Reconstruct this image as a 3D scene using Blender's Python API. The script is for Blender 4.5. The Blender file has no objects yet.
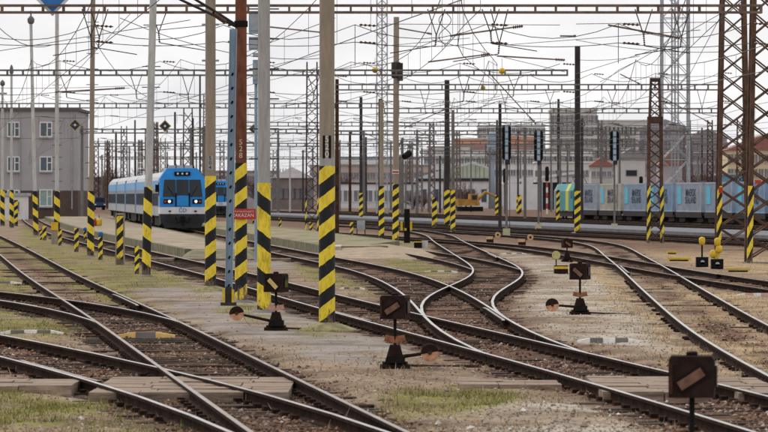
import bpy, math, random
import numpy as np
from mathutils import Vector, Matrix
random.seed(7); np.random.seed(7)
SC = bpy.context.scene
COL = SC.collection
R = math.radians
# ------------------------------------------------------------------ camera, sky, sun, exposure
F, H, HY = 4000.0, 2.29, 196.0          # focal length in photo pixels, eye height over the rails, horizon row
cam = bpy.data.cameras.new('camera'); camo = bpy.data.objects.new('camera', cam); COL.objects.link(camo)
camo.location = (0, 0, H); camo.rotation_euler = (R(90), 0, 0)
cam.sensor_width = 36.0; cam.lens = F*36.0/768.0; cam.shift_y = (HY-216.0)/768.0
cam.clip_start = 0.5; cam.clip_end = 9000.0
cam.dof.use_dof = True; cam.dof.focus_distance = 95.0; cam.dof.aperture_fstop = 8.0
SC.camera = camo
SUN_EL, SUN_AZ = R(52), R(-35)           # azimuth clockwise from +Y: ahead of the camera, to the left
world = bpy.data.worlds.new('World'); SC.world = world; world.use_nodes = True
nt = world.node_tree; nt.nodes.clear()
wo = nt.nodes.new('ShaderNodeOutputWorld'); bg = nt.nodes.new('ShaderNodeBackground')
sky = nt.nodes.new('ShaderNodeTexSky'); sky.sky_type = 'NISHITA'; sky.sun_disc = False
sky.sun_elevation = SUN_EL; sky.sun_rotation = SUN_AZ; sky.air_density = 1.0; sky.dust_density = 3.0
tcw = nt.nodes.new('ShaderNodeTexCoord'); mpw = nt.nodes.new('ShaderNodeMapping'); mpw.inputs['Scale'].default_value = (1, 1, 3.0)
nzw = nt.nodes.new('ShaderNodeTexNoise'); nzw.inputs['Scale'].default_value = 14.0; nzw.inputs['Detail'].default_value = 5.0
rpw = nt.nodes.new('ShaderNodeValToRGB')
rpw.color_ramp.elements[0].position = 0.36; rpw.color_ramp.elements[0].color = (0.69, 0.69, 0.715, 1)
rpw.color_ramp.elements[1].position = 0.60; rpw.color_ramp.elements[1].color = (0.87, 0.86, 0.865, 1)
mlw = nt.nodes.new('ShaderNodeVectorMath'); mlw.operation = 'SCALE'; mlw.inputs[3].default_value = 10.0
mxw = nt.nodes.new('ShaderNodeMixRGB'); mxw.inputs[0].default_value = 0.95
L_ = nt.links.new
L_(tcw.outputs['Generated'], mpw.inputs[0]); L_(mpw.outputs[0], nzw.inputs['Vector']); L_(nzw.outputs[0], rpw.inputs[0])
L_(rpw.outputs[0], mlw.inputs[0]); L_(sky.outputs[0], mxw.inputs[1]); L_(mlw.outputs[0], mxw.inputs[2])
L_(mxw.outputs[0], bg.inputs[0]); bg.inputs[1].default_value = 0.1; L_(bg.outputs[0], wo.inputs[0])
sl = bpy.data.lights.new('sun', 'SUN'); sl.energy = 1.5; sl.angle = R(14); sl.color = (1.0, 0.96, 0.9)
so = bpy.data.objects.new('sun', sl); COL.objects.link(so)
sd = Vector((math.sin(SUN_AZ)*math.cos(SUN_EL), math.cos(SUN_AZ)*math.cos(SUN_EL), math.sin(SUN_EL)))
so.rotation_euler = sd.to_track_quat('Z', 'Y').to_euler(); so.location = (0, -20, 60)
SC.view_settings.view_transform = 'Standard'; SC.view_settings.look = 'None'
SC.view_settings.exposure = 0.30; SC.view_settings.gamma = 1.0; SC.view_settings.use_curve_mapping = False

# ------------------------------------------------------------------ helpers
GZ = -0.13                                # ground level; the rail heads are z = 0
def gp(px, py, z=GZ):
    Y = F*(H-z)/(py-HY); return Vector(((px-384)*Y/F, Y, z))
def ap(px, py, Y):
    return Vector(((px-384)*Y/F, Y, H-(py-HY)*Y/F))

class MB:
    def __init__(s): s.v = []; s.f = []; s.m = []; s.sm = []
    def add(s, vs, fs, mi=0, smooth=False):
        o = len(s.v); s.v += [tuple(p) for p in vs]
        for q in fs: s.f.append(tuple(i+o for i in q)); s.m.append(mi); s.sm.append(smooth)
        return s
    def box(s, c, d, rz=0, mi=0, M=None):
        x, y, z = d[0]/2, d[1]/2, d[2]/2; vs = []
        for a in (-1, 1):
            for b in (-1, 1):
                for e in (-1, 1):
                    p = Vector((a*x, b*y, e*z))
                    if M is not None: p = M @ p
                    elif rz: p = Vector((p.x*math.cos(rz)-p.y*math.sin(rz), p.x*math.sin(rz)+p.y*math.cos(rz), p.z))
                    vs.append(p+Vector(c))
        return s.add(vs, [(0,1,3,2),(4,6,7,5),(0,4,5,1),(2,3,7,6),(0,2,6,4),(1,5,7,3)], mi)
    def tube(s, p0, p1, r0, r1=None, n=8, mi=0, cap=True):
        p0, p1 = Vector(p0), Vector(p1); r1 = r0 if r1 is None else r1
        d = (p1-p0).normalized(); u = d.orthogonal().normalized(); w = d.cross(u); vs = []
        for p, r in ((p0, r0), (p1, r1)):
            for i in range(n):
                a = 2*math.pi*i/n; vs.append(p+(u*math.cos(a)+w*math.sin(a))*r)
        fs = [(i, (i+1) % n, n+(i+1) % n, n+i) for i in range(n)]
        s.add(vs, fs, mi, n > 5)
        if cap:
            s.add(vs[:n], [tuple(range(n))[::-1]], mi); s.add(vs[n:], [tuple(range(n))], mi)
        return s
    def path(s, pts, r, n=5, mi=0):
        pts = [Vector(p) for p in pts]; vs = []
        for k, p in enumerate(pts):
            d = (pts[min(k+1, len(pts)-1)]-pts[max(k-1, 0)]).normalized()
            u = d.cross(Vector((0, 0, 1)))
            if u.length < 1e-3: u = Vector((1, 0, 0))
            u.normalize(); w = d.cross(u)
            rr = r[k] if isinstance(r, (list, tuple)) else r
            for i in range(n):
                a = 2*math.pi*i/n; vs.append(p+(u*math.cos(a)+w*math.sin(a))*rr)
        fs = []
        for k in range(len(pts)-1):
            for i in range(n): fs.append((k*n+i, k*n+(i+1) % n, (k+1)*n+(i+1) % n, (k+1)*n+i))
        return s.add(vs, fs, mi, n > 5)
    def lathe(s, prof, n=16, mi=0, c=(0, 0, 0)):
        vs = []; c = Vector(c)
        for r, z in prof:
            for i in range(n):
                a = 2*math.pi*i/n; vs.append(c+Vector((r*math.cos(a), r*math.sin(a), z)))
        fs = []
        for k in range(len(prof)-1):
            for i in range(n): fs.append((k*n+i, k*n+(i+1) % n, (k+1)*n+(i+1) % n, (k+1)*n+i))
        fs.append(tuple(range(n))[::-1]); fs.append(tuple((len(prof)-1)*n+i for i in range(n)))
        return s.add(vs, fs, mi, True)
    def prism(s, poly, y0, y1, mi=0, axis='y'):
        n = len(poly); f = (lambda a, b, t: (a, t, b)) if axis == 'y' else (lambda a, b, t: (t, a, b)) if axis == 'x' else (lambda a, b, t: (a, b, t))
        vs = [f(a, b, y0) for a, b in poly]+[f(a, b, y1) for a, b in poly]
        fs = [tuple(range(n)), tuple(range(n, 2*n))[::-1]]+[(i, n+i, n+(i+1) % n, (i+1) % n) for i in range(n)]
        return s.add(vs, fs, mi)
    def mesh(s, name, mats):
        me = bpy.data.meshes.new(name); me.from_pydata(s.v, [], s.f)
        for m in (mats if isinstance(mats, (list, tuple)) else [mats]): me.materials.append(m)
        me.polygons.foreach_set('material_index', s.m); me.polygons.foreach_set('use_smooth', s.sm)
        me.update(); return me
    def build(s, name, mats, parent=None, loc=None, rz=0):
        return link(name, s.mesh(name, mats), parent, loc, rz)
def link(name, data, parent=None, loc=None, rz=0):
    o = bpy.data.objects.new(name, data); COL.objects.link(o)
    if parent: o.parent = parent
    if loc is not None: o.location = loc
    if rz: o.rotation_euler[2] = rz
    return o
def tag(o, label=None, cat=None, group=None, kind=None):
    if label: o['label'] = label
    if cat: o['category'] = cat
    if group: o['group'] = group
    if kind: o['kind'] = kind
    return o
def thing(name, label, cat, loc=(0, 0, 0), rz=0, group=None):
    o = bpy.data.objects.new(name, None); COL.objects.link(o); o.location = loc; o.rotation_euler = (0, 0, rz)
    o.empty_display_size = 0.2
    return tag(o, label, cat, group)
def dup(root, loc, rz=None, label=None, group=None, parent=None):
    r = root.copy(); COL.objects.link(r); r.location = loc
    if rz is not None: r.rotation_euler = (0, 0, rz)
    if label: r['label'] = label
    if group: r['group'] = group
    for ch in list(root.children):
        c = ch.copy(); COL.objects.link(c); c.parent = r
        for g in list(ch.children):
            d = g.copy(); COL.objects.link(d); d.parent = c
    return r
def text_mesh(body, size, depth=0.003, align='CENTER', bold=0.0):
    cu = bpy.data.curves.new('lettering', 'FONT'); cu.body = body; cu.size = size; cu.extrude = depth
    cu.offset = bold; cu.align_x = align; cu.align_y = 'CENTER'; cu.resolution_u = 3
    o = bpy.data.objects.new('lettering_source', cu); COL.objects.link(o)
    bpy.context.view_layer.update()
    me = bpy.data.meshes.new_from_object(o.evaluated_get(bpy.context.evaluated_depsgraph_get()))
    bpy.data.objects.remove(o); bpy.data.curves.remove(cu); me.name = 'lettering'
    return me
def lettering(body, size, m, parent, loc, rot=(R(90), 0, 0), bold=0):
    me = text_mesh(body, size); me.materials.clear(); me.materials.append(m)
    o = link('lettering', me, parent, loc); o.rotation_euler = rot; return o

# ------------------------------------------------------------------ materials
MATS = {}
def mat(name, col, rough=0.8, metal=0.0, var=0.25, scale=6.0, col2=None, bump=0.0, bscale=None, detail=6.0, spec=0.3, stretch=None, lo=0.35, hi=0.68):
    if name in MATS: return MATS[name]
    m = bpy.data.materials.new(name); m.use_nodes = True; t = m.node_tree; b = t.nodes['Principled BSDF']
    b.inputs['Roughness'].default_value = rough; b.inputs['Metallic'].default_value = metal
    b.inputs['Specular IOR Level'].default_value = spec
    tc = t.nodes.new('ShaderNodeTexCoord'); mp = t.nodes.new('ShaderNodeMapping')
    if stretch: mp.inputs['Scale'].default_value = stretch
    nz = t.nodes.new('ShaderNodeTexNoise'); nz.inputs['Scale'].default_value = scale; nz.inputs['Detail'].default_value = detail
    nz.inputs['Roughness'].default_value = 0.65
    rp = t.nodes.new('ShaderNodeValToRGB'); e = rp.color_ramp.elements
    c2 = col2 if col2 else tuple(c*(1-var) for c in col)
    e[0].position = lo; e[0].color = (*c2, 1); e[1].position = hi; e[1].color = (*col, 1)
    t.links.new(tc.outputs['Object'], mp.inputs[0]); t.links.new(mp.outputs[0], nz.inputs['Vector'])
    t.links.new(nz.outputs[0], rp.inputs[0]); t.links.new(rp.outputs[0], b.inputs['Base Color'])
    if bump:
        n2 = t.nodes.new('ShaderNodeTexNoise'); n2.inputs['Scale'].default_value = bscale or scale*6; n2.inputs['Detail'].default_value = 4
        bp = t.nodes.new('ShaderNodeBump'); bp.inputs['Strength'].default_value = bump; bp.inputs['Distance'].default_value = 0.02
        t.links.new(mp.outputs[0], n2.inputs['Vector']); t.links.new(n2.outputs[0], bp.inputs['Height']); t.links.new(bp.outputs[0], b.inputs['Normal'])
    MATS[name] = m; return m
def glassy(name, col=(0.03, 0.04, 0.05)):
    return mat(name, col, rough=0.12, spec=0.6, var=0.3, scale=0.7)
def hazard(name, period, slope, yel=(0.92, 0.70, 0.05), blk=(0.013, 0.013, 0.017), duty=0.5, phase=0.0, wear=0.6):
    """diagonal yellow and black paint in the object's own coordinates, chipped and dirty"""
    if name in MATS: return MATS[name]
    m = bpy.data.materials.new(name); m.use_nodes = True; t = m.node_tree; b = t.nodes['Principled BSDF']; N = t.nodes.new; K = t.links.new
    tc = N('ShaderNodeTexCoord'); sp = N('ShaderNodeSeparateXYZ'); K(tc.outputs['Object'], sp.inputs[0])
    def mth(op, a, bb):
        n = N('ShaderNodeMath'); n.operation = op
        for i, q in enumerate((a, bb)):
            if isinstance(q, (int, float)): n.inputs[i].default_value = q
            else: K(q, n.inputs[i])
        return n.outputs[0]
    nw = N('ShaderNodeTexNoise'); nw.inputs['Scale'].default_value = 9; K(tc.outputs['Object'], nw.inputs['Vector'])
    wob = mth('MULTIPLY', mth('SUBTRACT', nw.outputs[0], 0.5), 0.05)
    oi = N('ShaderNodeObjectInfo'); rnd = mth('MULTIPLY', oi.outputs['Random'], 40.0)
    q = mth('FRACT', mth('ADD', mth('DIVIDE', mth('ADD', mth('SUBTRACT', sp.outputs[2], mth('MULTIPLY', sp.outputs[0], slope)), wob), period), 50.0+phase), 0)
    on = mth('GREATER_THAN', q, 1-duty)
    mx = N('ShaderNodeMixRGB'); K(on, mx.inputs[0]); mx.inputs[1].default_value = (*blk, 1); mx.inputs[2].default_value = (*yel, 1)
    nz = N('ShaderNodeTexNoise'); nz.inputs['Scale'].default_value = 14; nz.inputs['Detail'].default_value = 8; nz.inputs['Roughness'].default_value = 0.7; nz.noise_dimensions = '4D'; K(rnd, nz.inputs['W'])
    mp = N('ShaderNodeMapping'); mp.inputs['Scale'].default_value = (1, 1, 0.35); K(tc.outputs['Object'], mp.inputs[0]); K(mp.outputs[0], nz.inputs['Vector'])
    rp = N('ShaderNodeValToRGB'); e = rp.color_ramp.elements; e[0].position = 0.34; e[0].color = (0.45, 0.4, 0.34, 1); e[1].position = 0.56; e[1].color = (1, 1, 1, 1)
    K(nz.outputs[0], rp.inputs[0])
    ml = N('ShaderNodeMixRGB'); ml.blend_type = 'MULTIPLY'; ml.inputs[0].default_value = wear; K(mx.outputs[0], ml.inputs[1]); K(rp.outputs[0], ml.inputs[2])
    n3 = N('ShaderNodeTexNoise'); n3.noise_dimensions = '4D'; n3.inputs['Scale'].default_value = 5; n3.inputs['Detail'].default_value = 9; n3.inputs['Roughness'].default_value = 0.75
    K(mp.outputs[0], n3.inputs['Vector']); K(rnd, n3.inputs['W'])
    low = mth('MULTIPLY', mth('SUBTRACT', 1.0, mth('MINIMUM', mth('MULTIPLY', sp.outputs[2], 1.6), 1.0)), 0.16)
    r3 = N('ShaderNodeValToRGB'); e = r3.color_ramp.elements; e[0].position = 0.60; e[0].color = (0, 0, 0, 1); e[1].position = 0.66; e[1].color = (1, 1, 1, 1); K(mth('ADD', n3.outputs[0], low), r3.inputs[0])
    chip = N('ShaderNodeMixRGB'); K(r3.outputs[0], chip.inputs[0]); K(ml.outputs[0], chip.inputs[1]); chip.inputs[2].default_value = (0.15, 0.10, 0.07, 1)
    K(chip.outputs[0], b.inputs['Base Color']); b.inputs['Roughness'].default_value = 0.6; b.inputs['Specular IOR Level'].default_value = 0.3
    MATS[name] = m; return m

CONC_TAN = mat('concrete_tan', (0.36, 0.30, 0.23), 0.9, var=0.3, scale=2.2, stretch=(3, 3, 0.6), bump=0.3)
CONC_GREY = mat('concrete_grey', (0.46, 0.45, 0.43), 0.9, var=0.35, scale=3.0, stretch=(3, 3, 0.5), bump=0.3)
CONC_DARK = mat('concrete_dark', (0.22, 0.20, 0.18), 0.9, var=0.4, scale=2.0, bump=0.3)
RUST = mat('rusty_steel', (0.23, 0.085, 0.045), 0.85, var=0.55, scale=4.0, stretch=(2, 2, 0.7), bump=0.3)
RUSTD = mat('dark_rust', (0.10, 0.046, 0.028), 0.9, col2=(0.028, 0.017, 0.014), scale=3.0, bump=0.2, spec=0.1)
RUSTM = mat('brown_lattice', (0.15, 0.080, 0.050), 0.85, col2=(0.042, 0.025, 0.019), scale=1.6, bump=0.2)
DSTEEL = mat('dark_steel', (0.060, 0.054, 0.052), 0.8, var=0.45, scale=1.5, spec=0.15)
GSTEEL = mat('galvanised_steel', (0.42, 0.45, 0.48), 0.55, var=0.3, scale=2, metal=0.3)
BSTEEL = mat('blue_grey_paint', (0.30, 0.40, 0.50), 0.55, var=0.25, scale=5, stretch=(2, 2, 0.5))
WPOLE = mat('pale_paint', (0.60, 0.60, 0.58), 0.7, var=0.35, scale=4, stretch=(2, 2, 0.4))
BEAM = mat('beam_steel', (0.24, 0.16, 0.13), 0.8, col2=(0.10, 0.07, 0.06), scale=1.5)
BEAMG = mat('beam_grey', (0.19, 0.18, 0.17), 0.8, var=0.35, scale=1.0)
WIRE = mat('copper_wire', (0.10, 0.095, 0.09), 0.6, metal=0.3)
INSUL = mat('insulator_brown', (0.10, 0.045, 0.03), 0.3, spec=0.5)
RAILT = mat('polished_rail', (0.60, 0.56, 0.52), 0.30, metal=0.85, var=0.45, scale=1.2)
RAILD = mat('dull_rail', (0.36, 0.30, 0.25), 0.40, metal=0.7, var=0.5, scale=1.2)
RAILS = mat('rusty_rail', (0.050, 0.026, 0.017), 0.95, col2=(0.013, 0.008, 0.006), scale=5, spec=0.05)
SLEEP = mat('old_sleeper', (0.115, 0.085, 0.068), 0.95, col2=(0.022, 0.015, 0.012), scale=3, bump=0.4, spec=0.08)
PLANK = mat('crossing_plank', (0.40, 0.305, 0.23), 0.95, col2=(0.12, 0.085, 0.06), scale=2.5, stretch=(0.8, 5, 5), bump=0.5)
BLACK = mat('black_paint', (0.014, 0.012, 0.012), 0.75, var=0.4, scale=6, spec=0.1)
LAMPB = mat('lamp_case', (0.035, 0.020, 0.017), 0.8, var=0.5, scale=9, spec=0.08)
OPAL = mat('dirty_opal', (0.24, 0.125, 0.08), 0.5, col2=(0.10, 0.045, 0.03), scale=8)
OPALW = mat('pale_opal', (0.72, 0.52, 0.20), 0.5, var=0.3, scale=8)
YEL = mat('yellow_paint', (0.80, 0.52, 0.03), 0.55, var=0.35, scale=8)
WHITE = mat('white_paint', (0.78, 0.77, 0.74), 0.6, var=0.2, scale=5)
REDS = mat('red_sign', (0.55, 0.05, 0.03), 0.5, var=0.3, scale=6)
BLUES = mat('blue_sign', (0.03, 0.19, 0.52), 0.45, var=0.15, scale=5)
ORANGE = mat('orange_rust_paint', (0.40, 0.17, 0.07), 0.7, col2=(0.12, 0.05, 0.03), scale=12)
PINKW = mat('faded_red_white', (0.62, 0.36, 0.26), 0.7, var=0.4, scale=8)
GLASS = mat('dark_glass', (0.012, 0.015, 0.02), rough=0.15, spec=0.35, var=0.3, scale=0.7); GLASSB = glassy('blue_glass', (0.06, 0.10, 0.14))
# ------------------------------------------------------------------ tracks: lateral position every 4 m of distance
TR = {
  'L1':(24,[1.219, 0.744, 0.271, -0.2, -0.669, -1.135, -1.6, -2.062, -2.524, -2.985, -3.447, -3.911, -4.378, -4.85, -5.326, -5.805, -6.288, -6.771, -7.255, -7.738, -8.219, -8.696, -9.169, -9.639, -10.104, -10.566, -11.025, -11.482, -11.937, -12.392, -12.845, -13.299, -13.754, -14.209, -14.665, -15.122, -15.58, -16.039, -16.499, -16.96, -17.422, -17.884, -18.348, -18.813, -19.278, -19.745, -20.212, -20.68, -21.149, -21.618, -22.088, -22.559, -23.031, -23.503, -23.976, -24.45, -24.924, -25.398, -25.873, -26.349, -26.825, -27.302, -27.779, -28.256, -28.734, -29.212, -29.691, -30.17, -30.65, -31.129, -31.61, -32.09, -32.571, -33.052, -33.534, -34.016, -34.498, -34.981]),
  'L2':(62,[-3.306, -3.632, -4.082, -4.655, -5.355, -6.181, -7.132, -8.2, -9.376, -10.652, -12.021, -13.475, -15.009, -16.617, -18.296, -20.041, -21.85, -23.72, -25.649, -27.637, -29.682]),
  'L3':(30,[0.603, 0.06, -0.566, -1.274, -2.068, -2.944, -3.892, -4.899, -5.96, -7.069, -8.222, -9.418, -10.652, -11.921, -13.225, -14.559, -15.924, -17.317, -18.738, -20.185, -21.658, -23.158]),
  'M':(28,[5.357, 5.014, 4.65, 4.267, 3.863, 3.44, 2.998, 2.539, 2.067, 1.588, 1.106, 0.624, 0.146, -0.325, -0.787, -1.242, -1.691, -2.135, -2.578, -3.022, -3.471, -3.927, -4.389, -4.858, -5.333, -5.812, -6.294, -6.776, -7.259, -7.741, -8.222, -8.702, -9.182, -9.661, -10.14, -10.619, -11.098, -11.578, -12.059, -12.54, -13.021, -13.502, -13.982, -14.461, -14.939, -15.415, -15.888, -16.359, -16.826, -17.291, -17.752, -18.21, -18.664, -19.115, -19.563, -20.007, -20.449, -20.887, -21.322, -21.754, -22.183, -22.61, -23.034, -23.456, -23.875, -24.293, -24.708, -25.121, -25.533, -25.942, -26.35, -26.756, -27.161, -27.564, -27.966, -28.366, -28.765, -29.163, -29.56, -29.955, -30.349, -30.743, -31.135, -31.526, -31.916, -32.305, -32.694, -33.081, -33.468, -33.854, -34.239, -34.623, -35.007, -35.39, -35.772, -36.153, -36.534, -36.913, -37.293, -37.671, -38.049, -38.426]),
  'P':(44,[3.574, 3.132, 2.744, 2.411, 2.134, 1.913, 1.746, 1.626, 1.539, 1.472, 1.407, 1.335, 1.248, 1.143, 1.018, 0.872, 0.706, 0.517, 0.301, 0.057, -0.217, -0.521, -0.852, -1.206, -1.577, -1.957, -2.342, -2.727, -3.109, -3.489, -3.865, -4.238, -4.609, -4.979, -5.347, -5.715, -6.083, -6.451, -6.819, -7.188, -7.557, -7.927, -8.298, -8.671, -9.044, -9.418, -9.794, -10.17, -10.548, -10.927, -11.307, -11.687, -12.069, -12.451, -12.835, -13.219, -13.603, -13.989, -14.374, -14.76, -15.147, -15.534, -15.922, -16.309, -16.697, -17.086, -17.474, -17.863, -18.252, -18.641, -19.03, -19.42, -19.809, -20.199, -20.589, -20.978, -21.368, -21.758, -22.149, -22.539, -22.929, -23.319, -23.71, -24.1, -24.49, -24.881, -25.271, -25.662, -26.053, -26.443, -26.834, -27.224, -27.615, -28.006, -28.397, -28.787, -29.178, -29.569]),
  'Q':(72,[1.626, 1.541, 1.511, 1.539, 1.629, 1.782, 1.993, 2.245, 2.518, 2.788, 3.035, 3.243, 3.404, 3.517, 3.587, 3.621, 3.63, 3.624, 3.608, 3.587, 3.565, 3.542, 3.518, 3.495, 3.471, 3.448, 3.424, 3.401, 3.378, 3.357, 3.336, 3.317, 3.302, 3.291, 3.285, 3.284, 3.286, 3.287, 3.282, 3.266, 3.236, 3.188, 3.119, 3.03, 2.919, 2.788, 2.635, 2.459, 2.257, 2.028, 1.769, 1.478, 1.153, 0.793, 0.399, -0.031, -0.492, -0.983, -1.499, -2.036, -2.589, -3.156, -3.734, -4.322, -4.919, -5.524]),
  'R':(118,[3.66, 3.609, 3.528, 3.418, 3.277, 3.108, 2.91, 2.686, 2.437, 2.166, 1.874, 1.562, 1.231, 0.881, 0.514, 0.128]),
  'T':(80,[11.559, 11.271, 10.989, 10.716, 10.45, 10.194, 9.949, 9.715, 9.495, 9.291, 9.105, 8.936, 8.784, 8.647, 8.518, 8.389, 8.253, 8.105, 7.946, 7.777, 7.599, 7.411, 7.209, 6.984, 6.729, 6.436, 6.101, 5.72, 5.296, 4.833, 4.336, 3.81, 3.259, 2.688, 2.1, 1.5, 0.891, 0.276, -0.34, -0.956, -1.569, -2.176, -2.776, -3.368, -3.951, -4.526, -5.094, -5.655, -6.211, -6.763, -7.313, -7.861, -8.409, -8.957, -9.505, -10.055, -10.605, -11.156, -11.708, -12.261, -12.815, -13.37, -13.925, -14.482]),
  'S':(24,[5.679, 5.659, 5.645, 5.64, 5.643, 5.656, 5.679, 5.714, 5.764, 5.831, 5.916, 6.02, 6.142, 6.278, 6.423, 6.574, 6.728, 6.882, 7.038, 7.195, 7.353, 7.513, 7.673, 7.833, 7.993, 8.151, 8.308, 8.462, 8.614, 8.763, 8.91, 9.056, 9.202, 9.351, 9.503, 9.657, 9.811, 9.961, 10.102, 10.227, 10.331, 10.405, 10.444, 10.442, 10.393, 10.295, 10.146, 9.949, 9.707, 9.426, 9.107, 8.756, 8.373, 7.962, 7.524, 7.063, 6.58, 6.078, 5.56, 5.027, 4.484, 3.933, 3.376, 2.816, 2.254, 1.691, 1.129, 0.567, 0.006, -0.553, -1.112, -1.668, -2.224, -2.778, -3.331, -3.882, -4.433, -4.982]),
}
def txf(name, Y):
    y0, X = TR[name]; return np.interp(Y, y0+4.0*np.arange(len(X)), X)
TOE = {}
for _n, _p in (('L2', 'L1'), ('L3', 'L1'), ('P', 'M'), ('Q', 'P'), ('R', 'Q')):       # where each branch meets its parent track
    _y0, _X = TR[_n]; _ys = np.arange(_y0, _y0+4*(len(_X)-1), 0.25); _d = txf(_n, _ys)-txf(_p, _ys)
    _m = len(_ys)//3; _sc = np.where(np.sign(_d[:-1][:_m]) != np.sign(_d[1:][:_m]))[0]
    if len(_sc): TOE[_n] = float(_ys[_sc[-1]+1])
    else:
        _k = int(np.argmin(np.abs(_d[:_m]))); TOE[_n] = float(_ys[_k]); _g = _y0+4.0*np.arange(len(_X))
        TR[_n] = (_y0, list(np.array(_X)-_d[_k]*np.clip(1-(_g-_ys[_k])/16.0, 0, 1)))
FAR0 = [45.0, 49.5, 61.5, 66.0, 70.5, 76.7]        # lateral intercepts of the straight yard tracks beyond
DSL = -0.1385
# ---- noise
_tab = np.random.RandomState(3).rand(256, 256)
def vn(x, y, s=0):
    x = np.asarray(x, float)+s*17.3; y = np.asarray(y, float)+s*31.7
    i, j = np.floor(x).astype(int), np.floor(y).astype(int); u, v = x-i, y-j
    u, v = u*u*(3-2*u), v*v*(3-2*v); g = lambda a, b: _tab[a & 255, b & 255]
    return (g(i, j)*(1-u)+g(i+1, j)*u)*(1-v)+(g(i, j+1)*(1-u)+g(i+1, j+1)*u)*v
def fbm(x, y, s=0): return 0.55*vn(x, y, s)+0.28*vn(x*2.1, y*2.1, s+1)+0.17*vn(x*4.3, y*4.3, s+2)
def inpoly(px, py, poly):
    c = np.zeros(px.shape, bool); n = len(poly); j = n-1
    for i in range(n):
        xi, yi = poly[i]; xj, yj = poly[j]
        c ^= ((yi > py) != (yj > py)) & (px < (xj-xi)*(py-yi)/((yj-yi) or 1e-9)+xi); j = i
    return c
def world_poly(p): return [tuple(gp(x, y)[:2]) for x, y in p]
GRASS = [world_poly(p) for p in [
    [(-30,246),(-10,250),(40,272),(75,292),(130,306),(150,308),(90,280),(40,256),(0,236),(-30,226)],
    [(20,226),(66,232),(100,246),(160,270),(196,284),(186,290),(150,288),(128,290),(150,306),(166,313),(140,303),(90,281),(55,262),(20,242)],
    [(196,286),(212,289),(222,294),(200,297),(192,294)], [(-40,388),(70,386),(150,400),(205,420),(230,445),(-40,460)],
    [(-20,306),(30,308),(80,320),(94,328),(60,338),(-20,336)], [(-20,262),(0,262),(40,290),(0,290),(-20,290)],
    [(285,262),(345,268),(376,284),(392,300),(360,294),(300,276)], [(384,257),(440,263),(462,270),(440,282),(412,270),(384,264)],
    [(300,330),(318,328),(345,332),(350,341),(300,342)], [(222,306),(262,306),(268,318),(236,322)],
    [(384,388),(470,384),(520,396),(470,410),(384,420)], [(300,234),(395,236),(430,246),(396,249),(340,240),(300,240)],
    [(40,296),(58,302),(40,304),(-10,298),(-10,290)]]]
ASPH = [world_poly(p) for p in [
    [(122,280),(200,279),(232,290),(300,300),(330,320),(336,334),(300,345),(255,350),(215,334),(180,314),(150,300)],
    [(196,257),(270,259),(360,268),(384,276),(330,274),(262,268),(215,262)], [(280,328),(380,334),(430,350),(380,366),(300,360)]]]
PALE = [world_poly(p) for p in [
    [(486,252),(560,258),(590,276),(622,300),(664,335),(676,352),(600,346),(560,338),(530,318),(512,296),(528,272)],
    [(455,402),(520,398),(600,404),(640,440),(640,470),(430,470)]]]
DRY = [world_poly(p) for p in [
    [(600,236),(768,236),(800,262),(768,276),(700,266),(660,258),(625,243)], [(640,275),(700,292),(768,330),(830,370),(768,372),(700,330)],
    [(560,250),(600,262),(640,300),(700,350),(735,390),(690,372),(640,330),(590,290)], [(690,288),(768,296),(800,330),(768,316)]]]
def zones(X, Y):
    """ballast, grass, asphalt, pale gravel, dry grass weights at ground points"""
    wx = X+(fbm(X*1.3, Y*0.5, 5)-0.5)*0.9; wy = Y+(fbm(X*0.9, Y*0.35, 9)-0.5)*5.0*np.clip(Y/60, 0.5, 2)
    soft = lambda polys: sum((inpoly(wx+ox, wy+oy, p).astype(float) for p in polys for ox, oy in ((0,0),(.12,.5),(-.12,-.5),(.2,-.8),(-.2,.8))), np.zeros_like(X))/5.0
    db = np.full(X.shape, 99.0); d = np.full(X.shape, 99.0); da = np.full(X.shape, 99.0)
    for n, (y0, xs) in TR.items():
        c = txf(n, Y); k = np.abs(X-c); k = np.where((Y < TOE.get(n, y0)-2) | (Y > y0+4*(len(xs)-1)+2), 99, k); w = np.clip(1-(Y-70)/30, 0.25, 1) if n == 'L1' else {'S': 0.22, 'R': 0.6, 'T': 0.75}.get(n, 1.0); db = np.minimum(db, k+(1-w)*1.2); d = np.minimum(d, k)
    for x0 in FAR0: d = np.minimum(d, np.abs(X-(x0+DSL*Y))); db = np.minimum(db, np.abs(X-(x0+DSL*Y)))
    nz = fbm(X*2.0, Y*0.8, 2)
    bal = np.clip((1.42-db+(nz-0.5)*1.3)/0.55, 0, 1)
    far = np.clip((X-(33+DSL*Y))/4, 0, 1)*np.clip((Y-150)/40, 0, 1)*np.clip((950-Y)/200, 0, 1)
    bal = np.maximum(bal, far*0.85)
    return [bal, np.clip(soft(GRASS), 0, 1)*np.clip((fbm(X*0.9, Y*0.4, 51)-0.22)*3.0, 0.15, 1.0), np.clip(soft(ASPH), 0, 1)*np.clip((fbm(X*1.1, Y*0.35, 31)-0.24)*3.4, 0.2, 0.95), np.clip(soft(PALE), 0, 1)*np.clip((fbm(X*1.6, Y*0.5, 33)-0.30)*3.0, 0.1, 0.9), np.clip(soft(DRY), 0, 1), d]
def gheight(X, Y, z=None):
    bal, gr, asph, pale, dry, d = z if z is not None else zones(X, Y)
    h = GZ+(fbm(X*1.1, Y*0.7, 1)-0.5)*0.07*(1-asph*0.8)+(fbm(X*4, Y*3, 4)-0.5)*0.03*(1-asph)+asph*0.015
    tr = np.clip((1.5-d)/0.35, 0, 1)
    h = np.where(d < 1.5, h*(1-tr)+tr*(-0.166+(vn(X*3, Y*3, 8)-0.5)*0.05), h)
    return np.minimum(h, -0.02)
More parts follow.
